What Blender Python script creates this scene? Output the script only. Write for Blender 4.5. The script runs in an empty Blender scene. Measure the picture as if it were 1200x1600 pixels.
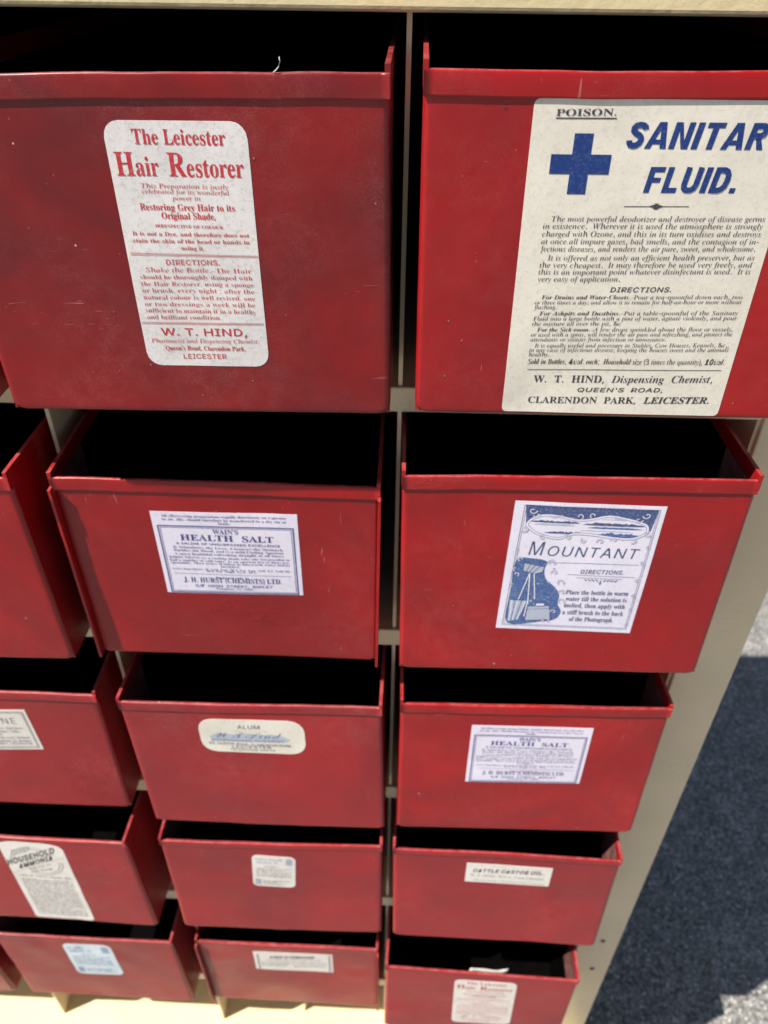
import bpy, math, random
from mathutils import Vector, Matrix, Quaternion, noise

# ------------------------------------------------------------------ camera, sky, sun, exposure
U = 0.18                      # one drawer row in metres
GZ = -6.75                    # ground level, in rows below the top rail
scene = bpy.context.scene
col = scene.collection
R = math.radians

def P(x, y, z):               # row units -> metres, ground at z = 0
    return Vector((x * U, y * U, (z - GZ) * U))

camd = bpy.data.cameras.new('camera')
cam = bpy.data.objects.new('camera', camd)
col.objects.link(cam)
pit, yaw, rol = 0.6484904, -0.0198612, 0.0125224
fw = Vector((math.sin(yaw) * math.cos(pit), math.cos(yaw) * math.cos(pit), -math.sin(pit)))
ri = Vector((math.cos(yaw), -math.sin(yaw), 0))
up = ri.cross(fw)
r1 = math.cos(rol) * ri + math.sin(rol) * up
u1 = -math.sin(rol) * ri + math.cos(rol) * up
M = Matrix((r1, u1, -fw)).transposed().to_4x4()
M.translation = P(-0.003105, -1.99491, 0.148926)
cam.matrix_world = M
camd.sensor_fit = 'VERTICAL'
camd.sensor_height = 36
camd.lens = 36 * 1202 / 1600
camd.clip_start = 0.01
camd.clip_end = 500
camd.dof.use_dof = True
camd.dof.focus_distance = 0.31
camd.dof.aperture_fstop = 13
scene.camera = cam

SUN = Vector((2.0, 1.0, -3.1)).normalized()
world = bpy.data.worlds.new('World')
scene.world = world
world.use_nodes = True
wt = world.node_tree
sky = wt.nodes.new('ShaderNodeTexSky')
sky.sky_type = 'NISHITA'
sky.sun_disc = False
sky.sun_elevation = math.asin(-SUN.z)
sky.sun_rotation = math.atan2(-SUN.x, -SUN.y)
bg = wt.nodes['Background']
wt.links.new(sky.outputs[0], bg.inputs[0])
bg.inputs[1].default_value = 0.05
sl = bpy.data.lights.new('sun', 'SUN')
sl.energy = 5.0
sl.angle = R(0.5)
sl.color = (1.0, 0.955, 0.88)
so = bpy.data.objects.new('sun', sl)
so.rotation_mode = 'QUATERNION'
so.rotation_quaternion = SUN.to_track_quat('-Z', 'Y')
so.location = P(-8, -6, 10)
col.objects.link(so)
vs = scene.view_settings
vs.view_transform = 'Standard'
vs.look = 'None'
vs.gamma = 1
vs.exposure = 0.74
scene.cycles.max_bounces = 8

# ------------------------------------------------------------------ materials
def mat(name):
    m = bpy.data.materials.new(name)
    m.use_nodes = True
    nt = m.node_tree
    return m, nt, nt.nodes['Principled BSDF']

def N(nt, kind, **kw):
    n = nt.nodes.new('ShaderNode' + kind)
    for k, v in kw.items():
        if k.startswith('i_'):
            n.inputs[k[2:].replace('_', ' ')].default_value = v
        else:
            setattr(n, k, v)
    return n

def coords(nt, scale=(1, 1, 1), rand=True):
    tc = N(nt, 'TexCoord')
    mp = N(nt, 'Mapping')
    mp.inputs['Scale'].default_value = scale
    nt.links.new(tc.outputs['Object'], mp.inputs['Vector'])
    if rand:
        oi = N(nt, 'ObjectInfo')
        mu = N(nt, 'Math', operation='MULTIPLY')
        mu.inputs[1].default_value = 43.0
        nt.links.new(oi.outputs['Random'], mu.inputs[0])
        cb = N(nt, 'CombineXYZ')
        for k in range(3):
            nt.links.new(mu.outputs[0], cb.inputs[k])
        nt.links.new(cb.outputs[0], mp.inputs['Location'])
    return mp.outputs[0]

def ramp(nt, src, a, b, lo=0.0, hi=1.0):
    n = N(nt, 'MapRange')
    n.clamp = True
    n.inputs['From Min'].default_value = a
    n.inputs['From Max'].default_value = b
    n.inputs['To Min'].default_value = lo
    n.inputs['To Max'].default_value = hi
    nt.links.new(src, n.inputs['Value'])
    return n.outputs['Result']

def mixc(nt, fac, a, b):
    n = N(nt, 'Mix', data_type='RGBA')
    for s, v in ((0, fac), (6, a), (7, b)):
        if hasattr(v, 'is_output'):
            nt.links.new(v, n.inputs[s])
        elif s == 0:
            n.inputs[0].default_value = v
        else:
            n.inputs[s].default_value = (*v, 1)
    return n.outputs[2]

def mul(nt, a, b):
    n = N(nt, 'Math', operation='MULTIPLY')
    for k, v in enumerate((a, b)):
        if hasattr(v, 'is_output'):
            nt.links.new(v, n.inputs[k])
        else:
            n.inputs[k].default_value = v
    return n.outputs[0]

def tex_noise(nt, vec, scale, detail=4, rough=0.55, dist=0.0):
    n = N(nt, 'TexNoise')
    n.inputs['Scale'].default_value = scale
    n.inputs['Detail'].default_value = detail
    n.inputs['Roughness'].default_value = rough
    n.inputs['Distortion'].default_value = dist
    nt.links.new(vec, n.inputs['Vector'])
    return n.outputs['Fac']

def specks(nt, vec, scale, radius, keep):
    v = N(nt, 'TexVoronoi', feature='F1')
    v.inputs['Scale'].default_value = scale
    nt.links.new(vec, v.inputs['Vector'])
    near = ramp(nt, v.outputs['Distance'], radius * 0.6, radius, 1, 0)
    sp = N(nt, 'SeparateColor')
    nt.links.new(v.outputs['Color'], sp.inputs[0])
    ok = ramp(nt, sp.outputs[0], keep, keep + 0.01, 1, 0)
    return mul(nt, near, ok)

def bump(nt, pb, h, strength, dist=0.001, prev=None):
    b = N(nt, 'Bump')
    b.inputs['Strength'].default_value = strength
    b.inputs['Distance'].default_value = dist
    nt.links.new(h, b.inputs['Height'])
    if prev:
        nt.links.new(prev, b.inputs['Normal'])
    nt.links.new(b.outputs[0], pb.inputs['Normal'])
    return b.outputs[0]

def red_paint(name, base, worn, dusty=0.14, rough=0.3, chips=0.5):
    m, nt, pb = mat(name)
    v = coords(nt)
    big = tex_noise(nt, v, 7, 5, 0.62, 0.8)
    c = mixc(nt, ramp(nt, big, 0.38, 0.62), base, worn)
    # thin film of dust: large soft clouds broken up by very fine grain
    rub = tex_noise(nt, v, 17, 3, 0.5, 0.3)
    mid = tex_noise(nt, v, 120, 4, 0.7, 0.4)
    fine = tex_noise(nt, v, 2200, 2, 0.6)
    film = mul(nt, ramp(nt, rub, 0.42, 0.75), ramp(nt, mid, 0.35, 0.7))
    c = mixc(nt, mul(nt, mul(nt, film, ramp(nt, fine, 0.40, 0.62)), dusty * 2.3), c, (0.42, 0.15, 0.14))
    # hair scratches running several ways
    for sc_, seed in (((1.0, 1.0, 0.10), 0.0), ((0.10, 1.0, 1.0), 5.0)):
        vs_ = coords(nt, sc_)
        w = tex_noise(nt, vs_, 420, 1, 0.4, 2.2)
        w = mul(nt, ramp(nt, w, 0.765, 0.78), ramp(nt, tex_noise(nt, v, 11 + seed, 2), 0.54, 0.62))
        c = mixc(nt, mul(nt, w, 0.42), c, (0.50, 0.24, 0.22))
    # paint nibs and grit: raised, some catching pale dust
    s1 = specks(nt, v, 90, 0.060, 0.55)
    s2 = specks(nt, v, 260, 0.12, 0.10)
    s4 = specks(nt, coords(nt, (0.91, 0.91, 0.91)), 64, 0.034, 0.7)
    c = mixc(nt, mul(nt, s1, 0.24), c, (0.60, 0.25, 0.22))
    c = mixc(nt, mul(nt, s2, 0.22), c, (0.55, 0.25, 0.22))
    c = mixc(nt, mul(nt, s4, 0.8), c, (0.66, 0.46, 0.40))
    s3 = specks(nt, coords(nt, (1.13, 1.13, 1.13)), 40, 0.045, chips * 0.5)
    c = mixc(nt, mul(nt, s3, 0.75), c, (0.05, 0.010, 0.010))
    ge = N(nt, 'NewGeometry')
    xz = N(nt, 'SeparateXYZ')
    nt.links.new(ge.outputs['Normal'], xz.inputs[0])
    dust_highlight = mul(nt, ramp(nt, xz.outputs[2], 0.45, 0.95), ramp(nt, tex_noise(nt, v, 160, 4, 0.75), 0.38, 0.68))
    c = mixc(nt, mul(nt, dust_highlight, 0.28), c, (0.60, 0.26, 0.24))  # dust on upward faces, pale enough to paint in the rim highlight
    nt.links.new(c, pb.inputs['Base Color'])
    nt.links.new(ramp(nt, rub, 0.3, 0.75, rough - 0.06, rough + 0.16), pb.inputs['Roughness'])
    pb.inputs['Specular IOR Level'].default_value = 0.45
    b1 = bump(nt, pb, tex_noise(nt, v, 30, 3, 0.5), 0.25, 0.0016)
    b2 = bump(nt, pb, tex_noise(nt, v, 330, 2, 0.5), 0.10, 0.0004, b1)
    scuff = mul(nt, ramp(nt, tex_noise(nt, v, 9, 2, 0.5), 0.60, 0.68), ramp(nt, tex_noise(nt, coords(nt, (1.0, 1.0, 3.0)), 130, 4, 0.7, 1.5), 0.5, 0.6))
    b2 = bump(nt, pb, scuff, 0.35, 0.0006, b2)
    bump(nt, pb, s1, 1.0, 0.0014, b2)
    return m

RED = red_paint('red_enamel', (0.345, 0.0045, 0.0065), (0.235, 0.005, 0.008))
RED_DIM_REFLECT = red_paint('red_enamel_dim_reflection', (0.125, 0.006, 0.009), (0.225, 0.0045, 0.0065), 0.18)  # darker base paints in the dim reflection on its drawer
RED_DUSTY = red_paint('dusty_red_enamel', (0.315, 0.010, 0.014), (0.225, 0.011, 0.016), 0.20, 0.36)

m, nt, pb = mat('dark_lining_and_shade')
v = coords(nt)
c = mixc(nt, ramp(nt, tex_noise(nt, v, 30, 5, 0.7, 1), 0.5, 0.8), (0.0015, 0.001, 0.0012), (0.004, 0.003, 0.003))  # dark metal lining, blackened further to paint in the shade inside
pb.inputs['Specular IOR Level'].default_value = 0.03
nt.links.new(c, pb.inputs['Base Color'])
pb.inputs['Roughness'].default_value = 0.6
LINING_SHADE = m
m, nt, pb = mat('dusty_inner_sunlit')
v = coords(nt)
c = mixc(nt, ramp(nt, tex_noise(nt, v, 40, 5, 0.7, 1), 0.35, 0.7), (0.10, 0.02, 0.02), (0.24, 0.13, 0.115))  # dusty red, lightened to paint in the sunlit sheen near the rim
nt.links.new(c, pb.inputs['Base Color'])
pb.inputs['Roughness'].default_value = 0.5
INSIDE = m

def cream_paint(name, base, alt, b_scale, b_str):
    m, nt, pb = mat(name)
    v = coords(nt, rand=False)
    c = mixc(nt, ramp(nt, tex_noise(nt, v, 12, 5, 0.6, 0.4), 0.35, 0.7), base, alt)
    c = mixc(nt, mul(nt, specks(nt, v, 70, 0.05, 0.3), 0.5), c, (0.30, 0.24, 0.16))
    sf = mul(nt, ramp(nt, tex_noise(nt, v, 16, 2), 0.56, 0.64), ramp(nt, tex_noise(nt, coords(nt, (1, 1, 4), rand=False), 150, 4, 0.7, 1.5), 0.52, 0.62))
    c = mixc(nt, mul(nt, sf, 0.35), c, (0.42, 0.35, 0.25))
    nt.links.new(c, pb.inputs['Base Color'])
    pb.inputs['Roughness'].default_value = 0.42
    b1 = bump(nt, pb, tex_noise(nt, v, b_scale, 4, 0.6), b_str, 0.0015)
    return m

CREAM = cream_paint('cream_enamel', (0.85, 0.70, 0.455), (0.80, 0.655, 0.42), 60, 0.08)
CREAM_ROUGH = cream_paint('brushed_cream_enamel', (0.80, 0.66, 0.385), (0.76, 0.62, 0.355), 110, 0.28)

def paper(name, base, stain, fibre):
    m, nt, pb = mat(name)
    v = coords(nt)
    f = tex_noise(nt, v, 520, 4, 0.75, 0.8)
    g = tex_noise(nt, v, 60, 5, 0.6)
    c = mixc(nt, ramp(nt, g, 0.42, 0.75), base, stain)
    c = mixc(nt, ramp(nt, f, 0.5, 0.72, 0, fibre), c, tuple(q * 0.45 for q in base))
    c = mixc(nt, mul(nt, specks(nt, v, 330, 0.10, 0.07), 0.5), c, (0.2, 0.15, 0.1))
    nt.links.new(c, pb.inputs['Base Color'])
    pb.inputs['Roughness'].default_value = 0.85
    pb.inputs['Specular IOR Level'].default_value = 0.2
    cr = tex_noise(nt, v, 22, 3, 0.5, 0.5)
    bump(nt, pb, f, 0.25, 0.0002, bump(nt, pb, cr, 0.35, 0.0014))
    return m

PAPER_CREAM = paper('aged_cream_paper', (0.72, 0.675, 0.585), (0.64, 0.59, 0.50), 0.35)
PAPER_GREY = paper('grey_fibre_paper', (0.70, 0.665, 0.65), (0.62, 0.59, 0.58), 0.55)
PAPER_LILAC = paper('cool_white_paper', (0.74, 0.70, 0.80), (0.68, 0.64, 0.76), 0.30)
PAPER_WHITE = paper('white_label_paper', (0.74, 0.70, 0.64), (0.68, 0.63, 0.57), 0.25)
PAPER_BLUE = paper('pale_blue_paper', (0.64, 0.71, 0.74), (0.58, 0.67, 0.72), 0.3)

def ink(name, c, worn=0.25, to=(0.6, 0.55, 0.5)):
    m, nt, pb = mat(name)
    v = coords(nt)
    k = mixc(nt, ramp(nt, tex_noise(nt, v, 900, 3, 0.7), 0.5, 0.75, 0, worn), c, to)
    nt.links.new(k, pb.inputs['Base Color'])
    pb.inputs['Roughness'].default_value = 0.7
    pb.inputs['Specular IOR Level'].default_value = 0.25
    return m

INK_RED = ink('red_ink', (0.50, 0.03, 0.04))
INK_RED2 = ink('faded_red_ink', (0.52, 0.10, 0.10))
INK_BLUE = ink('royal_blue_ink', (0.012, 0.038, 0.17), 0.22, (0.25, 0.3, 0.45))
INK_BLACK = ink('blue_black_ink', (0.05, 0.047, 0.058), 0.3)
INK_BODY = ink('thin_black_ink', (0.065, 0.062, 0.078), 0.3)
INK_PURPLE = ink('violet_blue_ink', (0.06, 0.055, 0.22))
INK_SLATE = ink('slate_blue_ink', (0.05, 0.075, 0.17))
INK_MID = ink('mid_blue_ink', (0.06, 0.12, 0.30), 0.4)
INK_ART = ink('engraving_blue_ink', (0.055, 0.085, 0.215), 0.4)
INK_PALE = ink('washed_blue_ink', (0.40, 0.44, 0.54), 0.5)
INK_FADED = ink('faded_slate_ink', (0.12, 0.13, 0.19), 0.45)
INK_WHITE = ink('unprinted_scrollwork', (0.72, 0.68, 0.78), 0.1)
INK_GREY = ink('grey_ink', (0.30, 0.29, 0.30), 0.4)
INK_TEAL = ink('faded_blue_ink', (0.24, 0.31, 0.42), 0.4)

# ------------------------------------------------------------------ mesh helpers
class MB:
    def __init__(s):
        s.v, s.f, s.m, s.sm = [], [], [], []

    def face(s, idx, mi=0, smooth=False):
        s.f.append(idx); s.m.append(mi); s.sm.append(smooth)

    def poly(s, pts, mi=0):
        k = len(s.v)
        s.v += [tuple(p) for p in pts]
        s.face(tuple(range(k, k + len(pts))), mi)

    def box(s, x0, x1, y0, y1, z0, z1, mi=0, inner=None):
        k = len(s.v)
        s.v += [(x, y, z) for x in (x0, x1) for y in (y0, y1) for z in (z0, z1)]
        for q in ((0, 1, 3, 2), (4, 6, 7, 5), (0, 4, 5, 1), (2, 3, 7, 6), (0, 2, 6, 4), (1, 5, 7, 3)):
            s.face(tuple(k + i for i in q), mi)
        if inner:                       # (which face, material)
            s.m[len(s.m) - 6 + inner[0]] = inner[1]

    def tube(s, pts, rad, n=6, mi=0):
        rings = []
        for i, p in enumerate(pts):
            p = Vector(p)
            t = (Vector(pts[min(i + 1, len(pts) - 1)]) - Vector(pts[max(i - 1, 0)])).normalized()
            a = t.cross(Vector((0.3, 0.2, 0.93))).normalized()
            b = t.cross(a)
            k = len(s.v)
            s.v += [tuple(p + rad * (math.cos(q * 2 * math.pi / n) * a + math.sin(q * 2 * math.pi / n) * b)) for q in range(n)]
            rings.append(k)
        for a, b in zip(rings, rings[1:]):
            for q in range(n):
                s.face((a + q, a + (q + 1) % n, b + (q + 1) % n, b + q), mi, True)
        s.face(tuple(range(rings[0], rings[0] + n)), mi)
        s.face(tuple(range(rings[-1], rings[-1] + n)), mi)

    def build(s, name, mats, parent=None, scale=U, bevel=0.0):
        me = bpy.data.meshes.new(name)
        me.from_pydata([(x * scale, y * scale, z * scale) for x, y, z in s.v], [], s.f)
        for mm in (mats if isinstance(mats, (list, tuple)) else [mats]):
            me.materials.append(mm)
        for i, p in enumerate(me.polygons):
            p.material_index = s.m[i]
            p.use_smooth = s.sm[i]
        me.update()
        o = bpy.data.objects.new(name, me)
        col.objects.link(o)
        if parent:
            o.parent = parent
        if bevel:
            b = o.modifiers.new('bevel', 'BEVEL')
            b.width = bevel * scale
            b.segments = 3
            b.limit_method = 'ANGLE'
            b.angle_limit = R(40)
        return o

def tag(o, label, cat, group=None):
    o['label'] = label
    o['category'] = cat
    if group:
        o['group'] = group
    return o

def empty(name, loc):
    o = bpy.data.objects.new(name, None)
    o.empty_display_size = 0.05
    o.location = loc
    col.objects.link(o)
    return o

# ------------------------------------------------------------------ ground
g = MB()
g.poly([(-220, -220, 0), (220, -220, 0), (220, 220, 0), (-220, 220, 0)])
m, nt, pb = mat('stone_chip_asphalt')
v = coords(nt, rand=False)
vo = N(nt, 'TexVoronoi', feature='F1')
vo.inputs['Scale'].default_value = 280
nt.links.new(v, vo.inputs['Vector'])
sp = N(nt, 'SeparateColor')
nt.links.new(vo.outputs['Color'], sp.inputs[0])
c = mixc(nt, ramp(nt, sp.outputs[0], 0.2, 1.0), (0.20, 0.193, 0.182), (0.40, 0.388, 0.362))
c = mixc(nt, ramp(nt, sp.outputs[1], 0.90, 0.95, 0, 0.9), c, (0.68, 0.66, 0.62))
c = mixc(nt, ramp(nt, sp.outputs[2], 0.97, 0.985, 0, 0.7), c, (0.34, 0.25, 0.15))
c = mixc(nt, ramp(nt, tex_noise(nt, v, 45, 5, 0.75), 0.45, 0.7, 0, 0.65), c, (0.10, 0.097, 0.092))
c = mixc(nt, ramp(nt, tex_noise(nt, v, 13, 5, 0.7, 1.0), 0.58, 0.68, 0, 0.6), c, (0.52, 0.51, 0.48))
vo2 = N(nt, 'TexVoronoi', feature='F1')
vo2.inputs['Scale'].default_value = 34
nt.links.new(v, vo2.inputs['Vector'])
sp2 = N(nt, 'SeparateColor')
nt.links.new(vo2.outputs['Color'], sp2.inputs[0])
blot = mul(nt, ramp(nt, vo2.outputs['Distance'], 0.12, 0.3, 1, 0), ramp(nt, sp2.outputs[0], 0.86, 0.88))
c = mixc(nt, mul(nt, blot, 0.7), c, (0.56, 0.55, 0.53))
c = mixc(nt, ramp(nt, vo.outputs['Distance'], 0.45, 0.8, 0, 0.85), c, (0.05, 0.05, 0.05))
nt.links.new(c, pb.inputs['Base Color'])
pb.inputs['Roughness'].default_value = 0.85
bump(nt, pb, vo.outputs['Distance'], 0.8, 0.003)
gr = g.build('asphalt_ground', m, scale=1)
gr['kind'] = 'structure'

# ------------------------------------------------------------------ cabinet
W = 1.06858                    # column pitch
XR = W + 0.22386               # right outer edge
XL = -3 * W - 0.22386
ZF = -5.645                   # floor of the open bottom row
DP = 2.2
cab = empty('drawer_cabinet', P((XL + XR) / 2, DP / 2, GZ))
tag(cab, 'cream painted metal cabinet holding rows of pulled out red drawers', 'cabinet')
CO = Vector(((XL + XR) / 2, DP / 2, GZ))

def cb(mb_boxes, name, mt, bevel=0.004):
    b = MB()
    for x0, x1, y0, y1, z0, z1 in mb_boxes:
        b.box(x0 - CO.x, x1 - CO.x, y0 - CO.y, y1 - CO.y, z0 - CO.z, z1 - CO.z)
    return b.build(name, mt, cab, bevel=bevel)

cb([(XL, XR, -0.045, 0.10, 0.007, 0.20)], 'top_rail', CREAM_ROUGH, 0.012)
cb([(XL, XR, 0.102, DP, 0.175, 0.20)], 'top_panel', CREAM)
for s, (a, b) in ((1, (W + 0.004, XR)), (-1, (XL, -3 * W - 0.004))):
    cb([(a, b, 0.0, 0.05, ZF - 0.01, 0.001)], 'corner_stile', CREAM, 0.006)
    x = b if s > 0 else a
    cb([(x - 0.022 * (s > 0) - 0.003 * s, x + 0.022 * (s < 0) - 0.003 * s, 0.052, DP, ZF + 0.002, 0.17)], 'side_panel', CREAM, 0.003)
for n in range(1, 6):
    sh = cb([(-3 * W - 0.002, W + 0.002, 0.003, 0.018, -n + 0.007, -n + 0.088)], 'shelf_lip', CREAM, 0.006)
    cb([(-3 * W - 0.002, W + 0.15, 0.0185, DP - 0.05, -n + 0.07, -n + 0.082)], 'shelf', CREAM, 0)
INNER_SHADE = LINING_SHADE  # shade deep inside the cabinet, painted as a near-black colour
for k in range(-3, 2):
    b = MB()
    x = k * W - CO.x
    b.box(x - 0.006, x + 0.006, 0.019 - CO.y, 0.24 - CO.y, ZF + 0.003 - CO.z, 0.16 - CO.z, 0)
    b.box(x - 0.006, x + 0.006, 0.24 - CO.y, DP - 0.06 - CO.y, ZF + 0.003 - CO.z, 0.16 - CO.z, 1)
    b.build('divider', [CREAM, INNER_SHADE], cab)
cb([(XL + 0.03, XR - 0.03, DP - 0.04, DP - 0.02, ZF + 0.004, 0.17)], 'back_panel', INNER_SHADE, 0)
cb([(XL - 0.02, XR - 0.002, -0.42, DP + 0.01, ZF - 0.13, ZF)], 'floor_panel', CREAM_ROUGH, 0.012)
cb([(XL + 0.03, XR - 0.012, 0.03, DP - 0.05, GZ + 0.0, ZF - 0.131)], 'plinth', CREAM, 0.006)
for zz in (-4.305, -4.6525):
    b = MB()
    for q in range(12):
        pass
    ring = [(1.1994 - CO.x + 0.014 * math.cos(t * math.pi / 8), -0.0015 - CO.y, zz - CO.z + 0.014 * math.sin(t * math.pi / 8)) for t in range(16)]
    ring2 = [(1.1994 - CO.x + 0.009 * math.cos(t * math.pi / 8), -0.006 - CO.y, zz - CO.z + 0.009 * math.sin(t * math.pi / 8)) for t in range(16)]
    b.v = ring + ring2
    for t in range(16):
        b.face((t, (t + 1) % 16, 16 + (t + 1) % 16, 16 + t), 0, True)
    b.face(tuple(range(16, 32)))
    m = bpy.data.materials.get('dark_screw_steel')
    if not m:
        m, nt, pb = mat('dark_screw_steel')
        pb.inputs['Metallic'].default_value = 0.7
        pb.inputs['Roughness'].default_value = 0.5
        pb.inputs['Base Color'].default_value = (0.09, 0.08, 0.075, 1)
    b.build('screw', m, cab)

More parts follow.
